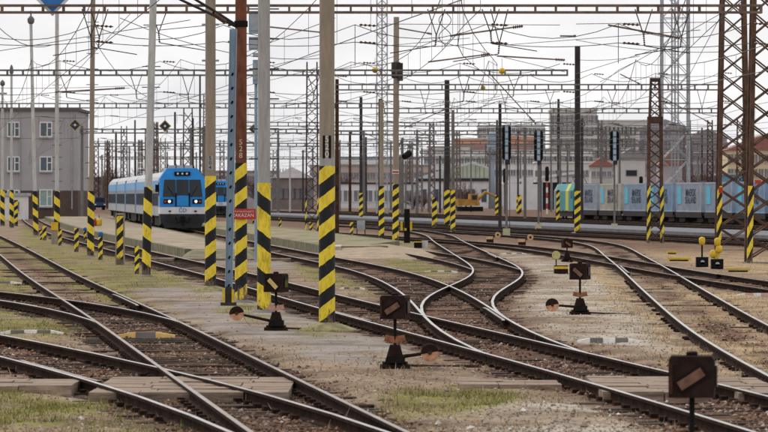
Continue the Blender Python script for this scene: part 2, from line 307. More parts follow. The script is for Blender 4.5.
# ---- the ground sheet
rows = np.concatenate([[-400, -60, 5, 16], F*(H-GZ)/np.linspace(470, 21, 450), [500, 560, 650, 800, 1100, 1700, 2800, 6000]])
uu = np.linspace(-1, 1, 231); uu = np.concatenate([[-40, -9, -3.5, -1.8], uu, [1.8, 3.5, 9, 40]])
YY, UU = np.meshgrid(rows, uu, indexing='ij'); XX = UU*(0.105*np.abs(YY)+6)
zz = zones(XX.ravel(), YY.ravel()); hh = gheight(XX.ravel(), YY.ravel(), zz)
nr, nc = XX.shape
co = np.stack([XX.ravel(), YY.ravel(), hh], 1).astype(np.float32)
idx = np.arange(nr*nc).reshape(nr, nc); q = np.stack([idx[:-1, :-1], idx[:-1, 1:], idx[1:, 1:], idx[1:, :-1]], -1).reshape(-1, 4)
def raw_mesh(name, co, q, mats, smooth=True):
    me = bpy.data.meshes.new(name); k = q.shape[1]
    me.vertices.add(len(co)); me.vertices.foreach_set('co', co.astype(np.float32).ravel())
    me.loops.add(q.size); me.loops.foreach_set('vertex_index', q.astype(np.int32).ravel())
    me.polygons.add(len(q)); me.polygons.foreach_set('loop_start', np.arange(0, q.size, k, dtype=np.int32))
    me.polygons.foreach_set('use_smooth', np.full(len(q), smooth)); me.update(calc_edges=True)
    for m in mats: me.materials.append(m)
    return me
def ground_material():
    m = bpy.data.materials.new('yard_ground'); m.use_nodes = True; t = m.node_tree; b = t.nodes['Principled BSDF']; N = t.nodes.new; K = t.links.new
    tc = N('ShaderNodeTexCoord')
    def noise(sc, det=6, rough=0.65):
        n = N('ShaderNodeTexNoise'); n.inputs['Scale'].default_value = sc; n.inputs['Detail'].default_value = det; n.inputs['Roughness'].default_value = rough
        K(tc.outputs['Object'], n.inputs['Vector']); return n.outputs[0]
    def ramp(src, stops):
        r = N('ShaderNodeValToRGB'); e = r.color_ramp.elements
        while len(e) < len(stops): e.new(0.5)
        for i, (p, c) in enumerate(stops): e[i].position = p; e[i].color = (*c, 1)
        K(src, r.inputs[0]); return r.outputs[0]
    def mix(f, a, c, mode='MIX'):
        x = N('ShaderNodeMixRGB'); x.blend_type = mode
        for i, s in enumerate((f, a, c)):
            if isinstance(s, float): x.inputs[i].default_value = s
            else: K(s, x.inputs[i])
        return x.outputs[0]
    def attr(n):
        a = N('ShaderNodeAttribute'); a.attribute_name = n; return a.outputs['Fac']
    n1, n2, n3 = noise(1.4), noise(7, 8, 0.7), noise(38, 4, 0.7)
    vo = N('ShaderNodeTexVoronoi'); vo.inputs['Scale'].default_value = 26; K(tc.outputs['Object'], vo.inputs['Vector'])
    dirt = mix(0.5, ramp(n1, [(0.3, (0.17, 0.115, 0.078)), (0.5, (0.27, 0.205, 0.145)), (0.72, (0.38, 0.305, 0.225))]), ramp(n2, [(0.32, (0.11, 0.070, 0.048)), (0.55, (0.29, 0.225, 0.165)), (0.75, (0.45, 0.38, 0.30))]))
    ball = mix(0.55, ramp(n2, [(0.34, (0.030, 0.016, 0.010)), (0.50, (0.13, 0.072, 0.046)), (0.70, (0.30, 0.20, 0.145))]), ramp(n1, [(0.35, (0.060, 0.032, 0.022)), (0.65, (0.21, 0.122, 0.080))]))
    gras = mix(0.5, ramp(n2, [(0.32, (0.11, 0.09, 0.04)), (0.52, (0.22, 0.22, 0.05)), (0.72, (0.36, 0.33, 0.13))]), ramp(n1, [(0.35, (0.21, 0.15, 0.085)), (0.6, (0.17, 0.18, 0.04))]))
    asph = mix(0.5, ramp(n2, [(0.35, (0.19, 0.175, 0.165)), (0.65, (0.33, 0.315, 0.30))]), ramp(n1, [(0.35, (0.22, 0.195, 0.175)), (0.65, (0.33, 0.31, 0.295))]))
    pale = ramp(n2, [(0.33, (0.27, 0.23, 0.19)), (0.52, (0.43, 0.40, 0.35)), (0.72, (0.54, 0.51, 0.46))])
    dryg = ramp(n2, [(0.32, (0.20, 0.14, 0.09)), (0.52, (0.38, 0.29, 0.18)), (0.72, (0.52, 0.43, 0.29))])
    c = mix(attr('dry'), dirt, dryg); c = mix(attr('pale'), c, pale); c = mix(attr('asphalt'), c, asph); c = mix(attr('grass'), c, gras); c = mix(attr('ballast'), c, ball)
    speck = ramp(vo.outputs['Color'], [(0.1, (0.62, 0.60, 0.58)), (0.75, (1.12, 1.1, 1.08))])
    c = mix(0.8, c, speck, 'MULTIPLY'); c = mix(0.9, c, ramp(noise(0.55, 5, 0.6), [(0.34, (0.48, 0.41, 0.35)), (0.5, (0.92, 0.87, 0.81)), (0.66, (1.15, 1.10, 1.03))]), 'MULTIPLY'); K(c, b.inputs['Base Color'])
    b.inputs['Roughness'].default_value = 0.95; b.inputs['Specular IOR Level'].default_value = 0.15
    bp = N('ShaderNodeBump'); bp.inputs['Strength'].default_value = 0.55; bp.inputs['Distance'].default_value = 0.03
    K(mix(0.5, n2, n3), bp.inputs['Height']); K(bp.outputs[0], b.inputs['Normal'])
    return m
GROUNDM = ground_material()
gme = raw_mesh('ground', co, q, [GROUNDM])
for nm, k in (('ballast', 0), ('grass', 1), ('asphalt', 2), ('pale', 3), ('dry', 4)):
    a = gme.attributes.new(nm, 'FLOAT', 'POINT'); a.data.foreach_set('value', zz[k].astype(np.float32))
tag(link('ground', gme), kind='structure')

# ------------------------------------------------------------------ rails and sleepers
PROF = [(-0.070, -0.150), (0.070, -0.150), (0.070, -0.139), (0.010, -0.122), (0.009, -0.042), (0.035, -0.034), (0.035, -0.006), (0.029, 0.0), (-0.029, 0.0), (-0.035, -0.006), (-0.035, -0.034), (-0.009, -0.042), (-0.010, -0.122), (-0.070, -0.139)]
def rail_mb(pts, zo=0.0):
    pts = np.asarray(pts, float); t = np.gradient(pts, axis=0); t /= np.linalg.norm(t, axis=1)[:, None]; nrm = np.stack([t[:, 1], -t[:, 0]], 1)
    mb = MB(); n = len(PROF); vs = []
    for p, w in zip(pts, nrm):
        for a, z in PROF: vs.append((p[0]+w[0]*a, p[1]+w[1]*a, z+zo))
    fs, mi = [], []
    for k in range(len(pts)-1):
        for i in range(n):
            fs.append((k*n+i, k*n+(i+1) % n, (k+1)*n+(i+1) % n, (k+1)*n+i)); mi.append(1 if i == 7 else 0)
    fs += [tuple(range(n))[::-1], tuple((len(pts)-1)*n+i for i in range(n))]; mi += [0, 0]
    mb.v = vs; mb.f = fs; mb.m = mi; mb.sm = [False]*len(fs); return mb
def centre(fn, ya, yb):
    ys = [ya]
    while ys[-1] < yb: ys.append(ys[-1]+max(0.8, ys[-1]/90))
    ys = np.array(ys); return np.stack([fn(ys), ys], 1)
def offset(c, o):
    t = np.gradient(c, axis=0); t /= np.linalg.norm(t, axis=1)[:, None]; return c+np.stack([t[:, 1], -t[:, 0]], 1)*o
def track(label, fn, ya, yb, k, primary=None, sleepers=True, clips=115.0, toe=None, dull=False, bury=None, skip=0.08):
    root = thing('railway_track', label, 'railway track', (0, 0, 0), 0, 'yard tracks'); zo = -0.003*k
    for side in (-1, 1):
        p = offset(centre(fn, ya, yb), side*0.7525)
        if toe: p = p[p[:, 1] > toe-0.5]
        if False:
            ok = np.ones(len(p), bool)
            for pf, pa in primary:
                for s2 in (-1, 1):
                    pc = offset(centre(pf, pa-4, yb+8), s2*0.7525); ok &= ~((np.abs(p[:, 0]-np.interp(p[:, 1], pc[:, 1], pc[:, 0])) < 0.016) & (s2 == side))
            i0 = np.argmax(ok); p = p[i0:]
        rail_mb(p, zo).build('rail', [RAILS, RAILD if dull else RAILT], root)
    if sleepers:
        c = centre(fn, ya, yb); L = np.concatenate([[0], np.cumsum(np.linalg.norm(np.diff(c, axis=0), axis=1))])
        mb, mc = MB(), MB()
        for s in np.arange(0.2, L[-1], 0.62):
            x, y = np.interp(s, L, c[:, 0]), np.interp(s, L, c[:, 1])
            if y > 240: break
            if toe and y < toe: continue
            if primary is not None and any(abs(x-float(pf(np.array(y)))) < 0.5 and y > pa for pf, pa in primary): continue
            if random.random() < skip: continue
            if bury and y > bury and random.random() < min(.9, (y-bury)/25): continue
            sl_ = (float(fn(np.array(y+.5)))-float(fn(np.array(y-.5)))); rz = -math.atan(sl_)+random.uniform(-.02, .02)
            mb.box((x+random.uniform(-.04, .04), y, -0.210+zo+random.uniform(-.022, .004)), (2.5+random.uniform(-.1, .1), 0.235, 0.14), rz)
            if y < clips:
                for o in (-0.7525, 0.7525):
                    for w in (-0.115, 0.115):
                        ox = (o+w)*math.cos(rz); oy = (o+w)*math.sin(rz)
                        mc.box((x+ox, y+oy, -0.125+zo), (0.085, 0.13, 0.045), rz)
        tag(mb.build('sleepers', SLEEP, root), kind='stuff')
        if mc.v: tag(mc.build('rail_fastenings', RAILS, root), kind='stuff')
    return root
def tf(n): return lambda y, n=n: txf(n, y)
track('track running straight from bottom centre up to the left edge past the striped poles', tf('L1'), 24, 300, 0, dull=True, bury=72)
track('curving siding that leaves the left straight track towards the left edge', tf('L2'), 62, 138, 1, [(tf('L1'), 30)], toe=TOE['L2'])
track('nearest track at bottom left, curving out of the lower left edge', tf('L3'), 30, 108, 2, [(tf('L1'), 24)], toe=TOE['L3'])
track('long track from the grey building past the platform to the bottom right corner', tf('M'), 28, 420, 3)
track('track on which the blue passenger train stands, curving down between two platforms', tf('P'), 44, 420, 4, [(tf('M'), 28)], toe=TOE['P'], skip=0.2)
track('snaking S-shaped track at the centre right of the last big striped pole', tf('Q'), 72, 300, 5, [(tf('P'), 44)], toe=TOE['Q'], skip=0.25)
track('short rusty track joining the S-shaped track from the sandy platform end', tf('R'), 118, 172, 6, [(tf('Q'), 72)], toe=TOE['R'], dull=True)
track('dark track crossing behind the gravel and leaving at the right edge under the yellow levers', tf('T'), 80, 320, 7, dull=True)
track('straight wide track at right running from the middle to the lower right edge', tf('S'), 24, 320, 8, skip=0.55)
for i, x0 in enumerate(FAR0):
    fn = (lambda y, x0=x0: x0+DSL*np.asarray(y, float))
    track(['first', 'second', 'third', 'fourth', 'fifth', 'sixth'][i]+' straight track of the far yard counted from the near side' + (', under the container train' if i == 5 else ''), fn, 3.6*x0, 620, i % 3, sleepers=False, dull=True)
# check rails beside the crossings
def check(label_track, fn, ya, yb, off):
    c = centre(fn, ya, yb); p = offset(c, off); p[0, 0] += -0.03*np.sign(off); p[-1, 0] += -0.03*np.sign(off)
    return rail_mb(p, -0.012)
for nm, fn, ya, yb, off in (('L1', tf('L1'), 84, 93, 0.66), ('L2', tf('L2'), 84, 93, -0.66), ('L3', tf('L3'), 50, 56, -0.66), ('P', tf('P'), 74, 82, 0.66), ('M', tf('M'), 74, 82, -0.66), ('Q', tf('Q'), 150, 160, 0.66), ('S', tf('S'), 120, 132, -0.66), ('T', tf('T'), 118, 130, 0.66)):
    tag(check(nm, fn, ya, yb, off).build('check_rail', [RAILS, RAILD]), {'L1': 'short check rail inside the left straight track opposite its crossing', 'L2': 'short check rail inside the curving left siding', 'L3': 'short check rail inside the nearest bottom left track', 'P': 'short check rail inside the train track near the middle crossing', 'M': 'short check rail inside the long track near the middle crossing', 'Q': 'short check rail in the S-shaped track far behind', 'S': 'short check rail in the wide right track at its crossing', 'T': 'short check rail in the dark crossing track at right'}[nm], 'rail', 'check rails')

# ------------------------------------------------------------------ loose stones and grass
def scatter(n, seed, ylo=238, yhi=462, xlo=-40, xhi=810):
    r = np.random.RandomState(seed); py = r.uniform(ylo, yhi, n); px = r.uniform(xlo, xhi, n)
    Y = F*(H-GZ)/(py-HY); X = (px-384)*Y/F; return X, Y, r
def stones(name, X, Y, size, r, m, sink=0.3):
    z = gheight(X, Y); n = len(X)
    base = np.array([(1,0,0),(0,1,0),(-1,0,0),(0,-1,0),(0,0,1),(0,0,-1)], float); fc = np.array([(0,1,4),(1,2,4),(2,3,4),(3,0,4),(1,0,5),(2,1,5),(3,2,5),(0,3,5)])
    v = base[None]*(0.7+0.6*r.rand(n, 6, 1)); v[:, :, 2] *= 0.75; a = r.uniform(0, 6.28, n); c, s = np.cos(a), np.sin(a)
    vx = v[:, :, 0]*c[:, None]-v[:, :, 1]*s[:, None]; vy = v[:, :, 0]*s[:, None]+v[:, :, 1]*c[:, None]; tilt = r.uniform(-.4, .4, (n, 1))
    V = np.stack([vx, vy, v[:, :, 2]+vx*tilt], -1)*size[:, None, None]+np.stack([X, Y, z+size*sink], -1)[:, None, :]
    fcs = (fc[None]+(np.arange(n)*6)[:, None, None]).reshape(-1, 3)
    return raw_mesh(name, V.reshape(-1, 3), fcs, [m], smooth=False)
def pebble_mat(name, stops):
    m = bpy.data.materials.new(name); m.use_nodes = True; t = m.node_tree; b = t.nodes['Principled BSDF']
    g = t.nodes.new('ShaderNodeNewGeometry'); r = t.nodes.new('ShaderNodeValToRGB'); e = r.color_ramp.elements
    while len(e) < len(stops): e.new(0.5)
    for i, (p, c) in enumerate(stops): e[i].position = p; e[i].color = (*c, 1)
    t.links.new(g.outputs['Random Per Island'], r.inputs[0]); t.links.new(r.outputs[0], b.inputs['Base Color'])
    b.inputs['Roughness'].default_value = 0.95; b.inputs['Specular IOR Level'].default_value = 0.15; return m
X, Y, r = scatter(90000, 11); z = zones(X, Y); keep = r.rand(len(X)) < z[0]**2*(z[5] < 1.7)*(1-z[2])*np.clip((fbm(X*0.8, Y*0.3, 41)-0.28)*2.6, 0.12, 0.8)*(Y < 150)
X, Y = X[keep], Y[keep]
tag(link('ballast_stones', stones('ballast_stones', X, Y, r.uniform(0.014, 0.034, len(X)), r, pebble_mat('ballast_stone', [(0, (0.035, 0.020, 0.014)), (0.45, (0.15, 0.082, 0.054)), (0.8, (0.28, 0.175, 0.12)), (0.96, (0.36, 0.29, 0.23)), (1, (0.6, 0.55, 0.5))]))), 'rusty brown ballast stones between the rails', 'ballast', kind='stuff')
X, Y, r = scatter(60000, 12); z = zones(X, Y); keep = r.rand(len(X)) < np.clip(1-z[0], 0, 1)*(1-0.93*z[2])*(1-0.6*z[1])*(0.35+0.35*z[3])*(Y < 160)
X, Y = X[keep], Y[keep]
tag(link('gravel', stones('gravel', X, Y, r.uniform(0.008, 0.022, len(X))*np.where(r.rand(len(X)) > 0.985, 2.2, 1), r, pebble_mat('gravel_stone', [(0, (0.16, 0.11, 0.08)), (0.4, (0.26, 0.20, 0.145)), (0.75, (0.37, 0.32, 0.26)), (0.97, (0.50, 0.46, 0.41)), (1, (0.72, 0.69, 0.65))]))), 'pale loose gravel strewn between the tracks', 'gravel', kind='stuff')
def blades(name, X, Y, hgt, r, m):
    z = gheight(X, Y); n = len(X); a = r.uniform(0, 3.14, n); w = r.uniform(0.004, 0.010, n); lx, ly = r.uniform(-.7, .7, n)*hgt, r.uniform(-.7, .7, n)*hgt
    dx, dy = np.cos(a)*w, np.sin(a)*w*0.3
    V = np.stack([np.stack([X-dx, Y-dy, z-.01], -1), np.stack([X+dx, Y+dy, z-.01], -1), np.stack([X+lx, Y+ly, z+hgt], -1)], 1)
    return raw_mesh(name, V.reshape(-1, 3), np.arange(3*n).reshape(-1, 3), [m], smooth=False)
X, Y, r = scatter(200000, 13); z = zones(X, Y); cl = fbm(X*2.2, Y*1.2, 21)
keep = r.rand(len(X)) < z[1]*(1-0.7*z[0])*np.clip((cl-0.38)*5, 0, 1)*(Y < 200); X, Y = X[keep], Y[keep]
tag(link('grass', blades('grass', X, Y, r.uniform(0.02, 0.08, len(X))*(0.6+2.2*np.clip(vn(X*5, Y*2.5, 61)-0.45, 0, 1)), r, pebble_mat('grass_blade', [(0, (0.08, 0.10, 0.02)), (0.45, (0.19, 0.20, 0.045)), (0.8, (0.33, 0.28, 0.10)), (1, (0.46, 0.38, 0.22))]))), 'short mossy green and straw grass between the tracks', 'grass', kind='stuff')
X, Y, r = scatter(130000, 14); z = zones(X, Y); cl = fbm(X*1.8, Y*0.9, 25)
keep = r.rand(len(X)) < np.clip(z[4]+0.25*(1-z[2])*(1-z[3]), 0, 1)*(1-0.8*z[0])*np.clip((cl-0.42)*5, 0, 1)*(Y < 260); X, Y = X[keep], Y[keep]
tag(link('dry_weeds', blades('dry_weeds', X, Y, r.uniform(0.03, 0.10, len(X))*(0.6+3.0*np.clip(vn(X*4, Y*2, 63)-0.5, 0, 1)), r, pebble_mat('straw_blade', [(0, (0.20, 0.13, 0.07)), (0.5, (0.38, 0.28, 0.16)), (1, (0.55, 0.45, 0.29))]))), 'dry brown weeds on the bare ground', 'weeds', kind='stuff')
# ------------------------------------------------------------------ platforms, crossing planks, service path
MOSS = mat('mossy_concrete', (0.25, 0.21, 0.14), 0.95, col2=(0.075, 0.08, 0.03), scale=1.6, bump=0.5)
PTOP = mat('platform_sand', (0.36, 0.29, 0.215), 0.95, col2=(0.17, 0.14, 0.08), scale=0.7, bump=0.5, lo=0.38, hi=0.60)
PTOP2 = mat('platform_moss', (0.31, 0.255, 0.165), 0.95, col2=(0.13, 0.125, 0.05), scale=0.5, bump=0.5, lo=0.4, hi=0.62)
GREYP = mat('service_path', (0.17, 0.175, 0.19), 0.9, var=0.35, scale=0.6)
def strip(ys, xl, xr, z0, z1, mb, mi=0):
    vs = []
    for y, a, b in zip(ys, xl, xr): vs += [(a, y, z0), (a, y, z1), (b, y, z1), (b, y, z0)]
    fs = []
    for k in range(len(ys)-1):
        for i in (0, 1, 2): fs.append((4*k+i, 4*k+i+1, 4*k+5+i, 4*k+4+i)[::-1])
    fs += [(0, 1, 2, 3), tuple(4*(len(ys)-1)+i for i in (3, 2, 1, 0))]
    return mb.add(vs, fs, mi)
def platform(label, ya, yb, fl, fr, zt, edge_mat, lw, top=None):
    root = thing('platform', label, 'platform'); ys = np.arange(ya, yb+0.1, 6.0)
    a, b = fl(ys), fr(ys)
    strip(ys, a+lw, b-lw, -0.3, zt-0.012, MB()).build('surface', top or PTOP, root)
    strip(ys, a, a+lw, -0.3, zt, MB()).build('edge_wall', edge_mat, root)
    strip(ys, b-lw, b, -0.3, zt, MB()).build('edge_wall', edge_mat, root)
    return root
pl = platform('low sandy platform with mossy edge left of the blue train', 158, 410, lambda y: txf('M', y)+1.55, lambda y: txf('P', y)-1.6, 0.20, MOSS, 0.25)
def soil_ramp(x0, x1, y0, y1, top, parent, m, cross):
    us, ts = np.linspace(0, 1, 15), np.linspace(0, 1, 17); U, T_ = np.meshgrid(us, ts, indexing='ij'); Xg = x0+(x1-x0)*U+0.12*(fbm(U*5, T_*6, 71)-.5)*4*T_; Yg = y0+(y1-y0)*T_
    sm = lambda q: q*q*(3-2*q); prof = (1-sm(np.clip((T_*1.1+(fbm(U*3, T_*3, 73)-.5)*.35), 0, 1)))*cross(U)
    Z = -0.22+(top+0.22)*prof+(fbm(U*9, T_*12, 75)-.5)*.05; n_, m_ = U.shape; ix = np.arange(n_*m_).reshape(n_, m_)
    qd = np.stack([ix[:-1, :-1], ix[:-1, 1:], ix[1:, 1:], ix[1:, :-1]], -1).reshape(-1, 4)
    link('end_ramp', raw_mesh('end_ramp', np.stack([Xg.ravel(), Yg.ravel(), Z.ravel()], 1), qd, [m]), parent)
SAND = mat('worn_sand', (0.40, 0.315, 0.235), 0.95, col2=(0.22, 0.165, 0.10), scale=1.3, bump=0.6)
soil_ramp(float(txf('M', 158))+1.5, float(txf('P', 158))-1.6, 159.0, 145.0, 0.19, pl, MOSS, lambda U: np.clip(np.minimum(U, 1-U)*9, 0, 1)**.6)
pl = platform('low platform with a mossy wall right of the blue train, ending in sand', 166, 330, lambda y: txf('P', y)+1.62, lambda y: txf('P', y)+1.62+np.clip((y-160)*0.2, 2.6, 5.0), 0.22, MOSS, 0.22, PTOP2)
xa = float(txf('P', 166))+1.7
soil_ramp(xa-.08, xa+5.2, 172.0, 148.0, 0.225, pl, SAND, lambda U: np.where(U < .5, np.clip(U*16, 0, 1)**.6, np.clip((1-U)*2.0, 0, 1)))
e = MB(); e.box((xa+.35, 166.5, 0.10), (.45, 5.0, .25)); e.build('pale_kerb_stone', mat('faded_white', (0.58, 0.54, 0.48), .9, col2=(0.36, 0.31, 0.25), scale=3), pl)
ys = np.array([170.0, 240, 320, 420, 560]); p = MB(); strip(ys, 52.2+DSL*ys, 58.8+DSL*ys, -0.3, 0.10, p)
tag(p.build('service_path', GREYP), 'wide grey paved strip between the far yard tracks', 'path', kind='structure')

def plank_panel(label, cx, cy, wid, rz, n=9, dep=0.47, group='crossing planks', m=PLANK, pieces=2, z=-0.045):
    root = thing('crossing_panel', label, 'crossing', (cx, cy, z), rz)
    for j in range(n):
        cuts = sorted([-wid/2, wid/2]+[(-wid/2+wid*(k+random.uniform(-.25, .25))/pieces) for k in range(1, pieces)])
        for a, b in zip(cuts[:-1], cuts[1:]):
            mb = MB(); mb.box(((a+b)/2, (j-(n-1)/2)*dep, -0.075+random.uniform(-.012, .006)), (b-a-random.uniform(.006, .03), dep-random.uniform(.012, .04), 0.15)); mb.build('plank', m, root)
    return root
# one walkway of boards crosses all the near tracks at Y about 49..52
def panel_between(label, fa, oa, fb, ob, Y, **k):
    a = float(fa(np.array(Y)))+oa; b = float(fb(np.array(Y)))+ob; return plank_panel(label, (a+b)/2, Y, abs(b-a), 0, **k)
panel_between('pale boards laid between the rails of the nearest bottom left track', tf('L3'), -0.66, tf('L3'), 0.66, 49.6, n=9)
panel_between('pale boards laid between the rails of the left straight track', tf('L1'), -0.62, tf('L1'), 0.66, 49.6, n=9, pieces=2)
panel_between('weathered boards between the rails of the long track at lower right', tf('M'), -0.64, tf('M'), 0.64, 49.8, n=9, pieces=2)
panel_between('worn boards between the long track and the wide track at lower right', tf('M'), 0.90, tf('S'), -0.9, 49.4, n=9, pieces=2)
panel_between('worn boards in the wide track at the lower right edge', tf('S'), -0.64, tf('S'), 0.64, 49.4, n=9, pieces=2)
panel_between('sandy boards left of the long track beside the lantern', tf('M'), -2.2, tf('M'), -0.9, 50.8, n=3, pieces=2, z=-0.075)
panel_between('grey boards left of the nearest bottom left track', tf('L3'), -2.9, tf('L3'), -0.9, 49.9, n=4, pieces=3, z=-0.03)
for fn, Y, lab in ((tf('M'), 150.5, 'boards of the narrow foot crossing in the long track by the platform end'), (tf('P'), 150.5, 'boards of the narrow foot crossing in the train track')):
    panel_between(lab, fn, -0.64, fn, 0.64, Y, n=3, pieces=2, dep=0.6)
panel_between('thin pale foot crossing boards between the platform tracks', tf('M'), 0.95, tf('P'), -0.95, 150.0, n=2, pieces=5, dep=0.6)

# ------------------------------------------------------------------ poles
def digits(root, body, size, wid, zc, y, m_plate, m_txt):
    n = len(body); mb = MB(); mb.box((0, y, zc), (wid, 0.012, size*n*1.02)); pt = mb.build('number_plate', m_plate, root)
    for i, ch in enumerate(body): lettering(ch, size*1.15, m_txt, pt, (0, y-0.010, zc+size*((n-1)/2-i)))
def pole(label, px, py, wb, wt=None, ptop=None, htop=None, dirn=1, shaft=CONC_TAN, haz=True, period=None, rungs=0, lean=0.0, hazw=None, foot=True, name='catenary_pole', wear=0.6, hz_m=None, square=False, phase=0.0, cat='pole', group=None, n=20, duty=0.5):
    b = gp(px, py); s = F/b.y; root = thing(name, label, cat, b, 0, group)
    h = (py-ptop)/s if ptop is not None else 9.4
    rb = wb/s/2; rt = (wt or wb*0.85)/s/2; hh = (py-htop)/s if htop is not None else 0
    lx = lean*h; nn = 4 if square else n
    mb = MB(); mb.tube((0, 0, -0.3), (lx, 0, h), rb*0.97, rt, nn); mb.build('shaft', shaft, root)
    if hh:
        hw = (hazw/s/2) if hazw else rb*1.03
        rr = lambda t: max(hw+(rt/rb-1)*hw*t, rb*0.97+(rt-rb*0.97)*t+0.004)
        mb = MB(); mb.tube((0, 0, 0.02), (lean*hh, 0, hh), rr(0), rr(hh/h), nn)
        per = period/s if period else rb*2*3.4
        mb.build('hazard_band', hz_m or hazard('hazard_%d_%d_%d' % (int(per*100), dirn, int(phase*10)), per, 0.78*dirn, phase=phase, wear=wear, duty=duty), root)
    if foot: MB().lathe([(rb*2.3, -0.12), (rb*2.2, 0.0), (rb*1.7, 0.045), (rb*1.05, 0.075)], 14).build('footing', CONC_DARK, root)
    for i in range(rungs):
        z = hh+0.5+i*0.62
        if z < h-0.1: MB().tube((lx*z/h-rt*2.6, 0, z), (lx*z/h+rt*2.6, 0, z), 0.014, n=9).build('climbing_rung', DSTEEL, root)
    return root, s, h
k, s, h = pole('big tan concrete pole numbered 520 with yellow and black base, nearest of all', 327, 330, 16, 15.0, None, 166, 1, CONC_TAN, period=27.5)
digits(k, '520', 0.135, 0.15, (330-147)/s, -0.128, BLACK, WHITE)
MB().tube((0, 0, 2.84), (0, 0, 3.12), 0.140, 0.139, 20).build('grey_paint_band', CONC_GREY, k)
MB().lathe([(0.60, -0.03), (0.52, 0.02), (0.32, 0.09), (0.16, 0.14)], 18).build('base_mound', mat('mossy_mound', (0.34, 0.30, 0.16), 0.95, col2=(0.13, 0.12, 0.05), scale=6), k)
k, s, h = pole('pale grey pole with climbing rungs, yellow base and rust stains behind the small lantern', 264, 313, 13.5, 11.5, None, 183, -1, CONC_GREY, rungs=6, period=38, hazw=14, wear=0.9, phase=0.3, duty=0.62)
k, s, h = pole('rusty red steel pole numbered 528 with yellow and black base and the red sign', 241, 303, 12, 11.5, None, 163, 1, RUST, period=24.5, phase=0.4)
digits(k, '528', 0.15, 0.02, (303-149)/s, -0.122, RUSTD, mat('orange_white', (0.80, 0.58, 0.42), 0.6))
mb = MB(); mb.lathe([(0.15, 0), (0.155, 0.02), (0.155, 0.12), (0.15, 0.14)], 20, c=(0, 0, (303-27)/s)); mb.build('pipe_clamp', BLACK, k)
for zz_ in (0.0, 0.10):
    MB().path([(-0.1, -0.05, (303-27)/s+zz_*0.4), (-0.55, -0.3, (303-17)/s+zz_), (-1.3, -0.8, (303-2)/s+zz_*2), (-2.4, -1.6, (303+22)/s+zz_*2)], 0.03, 6).build('guy_rod', DSTEEL, k)
MB().path([(-0.35, -0.17, (303-22)/s), (-0.62, -0.34, (303-14)/s)], [0.06, 0.06], 8).build('insulator', INSUL, k)
k, s, h = pole('tan concrete pole numbered 504 with yellow and black base, left of the rusty pole', 210.5, 290, 11, 10.3, None, 176, 1, CONC_TAN, period=23.5)
digits(k, '504', 0.12, 0.14, (290-163)/s, -0.130, CONC_GREY, BLACK)
for zz_ in (26, 62):
    mb = MB(); mb.lathe([(0.125, 0), (0.13, 0.02), (0.13, 0.06), (0.125, 0.07)], 18, c=(0, 0, (290-zz_)/s)); mb.box((0, -0.02, (290-zz_)/s+0.035), (0.44, 0.05, 0.05)); mb.build('pipe_clamp', GSTEEL, k)
MB().lathe([(0.55, -0.03), (0.46, 0.02), (0.28, 0.07), (0.15, 0.11)], 16).build('base_mound', mat('mossy_mound', (0.34, 0.30, 0.16)), k)
k, s, h = pole('leaning pale pole with rungs and striped base right of the striped board', 146, 277, 8, 7, None, 187, -1, WPOLE, rungs=8, lean=0.026, period=26, hazw=9)
k, s, h = pole('slim brown stained pole with climbing rungs and yellow base, left of the striped board', 90.5, 257, 5.2, 4.6, -14, 191, -1, CONC_TAN, rungs=12, lean=0.010, period=16, hazw=7)
k, s, h = pole('slim pale pole behind the yellow box, topped under the blue sign', 57, 243, 4.2, 3.8, 13, 191, -1, WPOLE, rungs=10, period=15, hazw=6)
k, s, h = pole('slim pale lamp pole with a small grey head in front of the grey building', 36, 236, 4.0, 3.0, 24, 191, -1, WPOLE, lean=-0.024, period=13, hazw=5.4)
mb = MB(); mb.lathe([(0.12, 0), (0.20, 0.1), (0.22, 0.3), (0.13, 0.42), (0.05, 0.5), (0.05, 0.8)], 10, c=(-0.024*h, 0, h)); mb.build('lamp_head', BEAMG, k)
k, s, h = pole('thin lamp pole third from the left edge in front of the grey building', 11.5, 228, 3.0, 2.3, 74, 190, -1, WPOLE, period=12, hazw=4.6)
mb = MB(); mb.lathe([(0.10, 0), (0.16, 0.1), (0.12, 0.5), (0.04, 0.7)], 8, c=(0, 0, h)); mb.build('lamp_head', BEAMG, k)
k, s, h = pole('thin lamp pole at the very left edge', 2.5, 226, 3.0, 2.3, 86, 190, -1, WPOLE, period=12, hazw=4.6)
mb = MB(); mb.lathe([(0.10, 0), (0.20, 0.1), (0.20, 0.3), (0.04, 0.5)], 8, c=(0, 0, h)); mb.box((0, 0, h-0.6), (0.7, 0.1, 0.12)); mb.build('lamp_head', BEAMG, k)
k, s, h = pole('tan pole with a red and white plate and striped base left of centre tracks', 395.5, 244, 6.3, 5.6, 17, 184, 1, CONC_TAN, lean=0.004, period=11)
mb = MB(); mb.box((0, -0.19, (244-172)/s), (0.34, 0.02, 0.2)); pt = mb.build('number_plate', WHITE, k); mb = MB(); mb.box((0, -0.205, (244-172)/s), (0.3, 0.02, 0.09)); mb.build('red_bar', REDS, pt)
mb = MB(); mb.lathe([(0.2, 0), (0.24, 0.05), (0.24, 0.75), (0.2, 0.8)], 10, c=(0.03, 0, (244-78)/s)); mb.box((0.25, -0.1, (244-72)/s), (0.25, 0.3, 0.9)); mb.build('beam_clamp', DSTEEL, k)
k, s, h = pole('slim brown pole with striped base just left of the tan pole with the plate', 381.5, 239, 4.6, 4.0, 100, 186, 1, CONC_TAN, period=10, hazw=5.6)
k, s, h = pole('dark slim pole with striped base left of the pale tower', 361, 219, 3.4, 3.0, 97, 193, 1, DSTEEL, period=7, hazw=4)
k, s, h = pole('thick dark pole with a striped base among three striped posts', 447, 226, 5.6, 5.0, 80, 190, 1, DSTEEL, period=9, hazw=6)
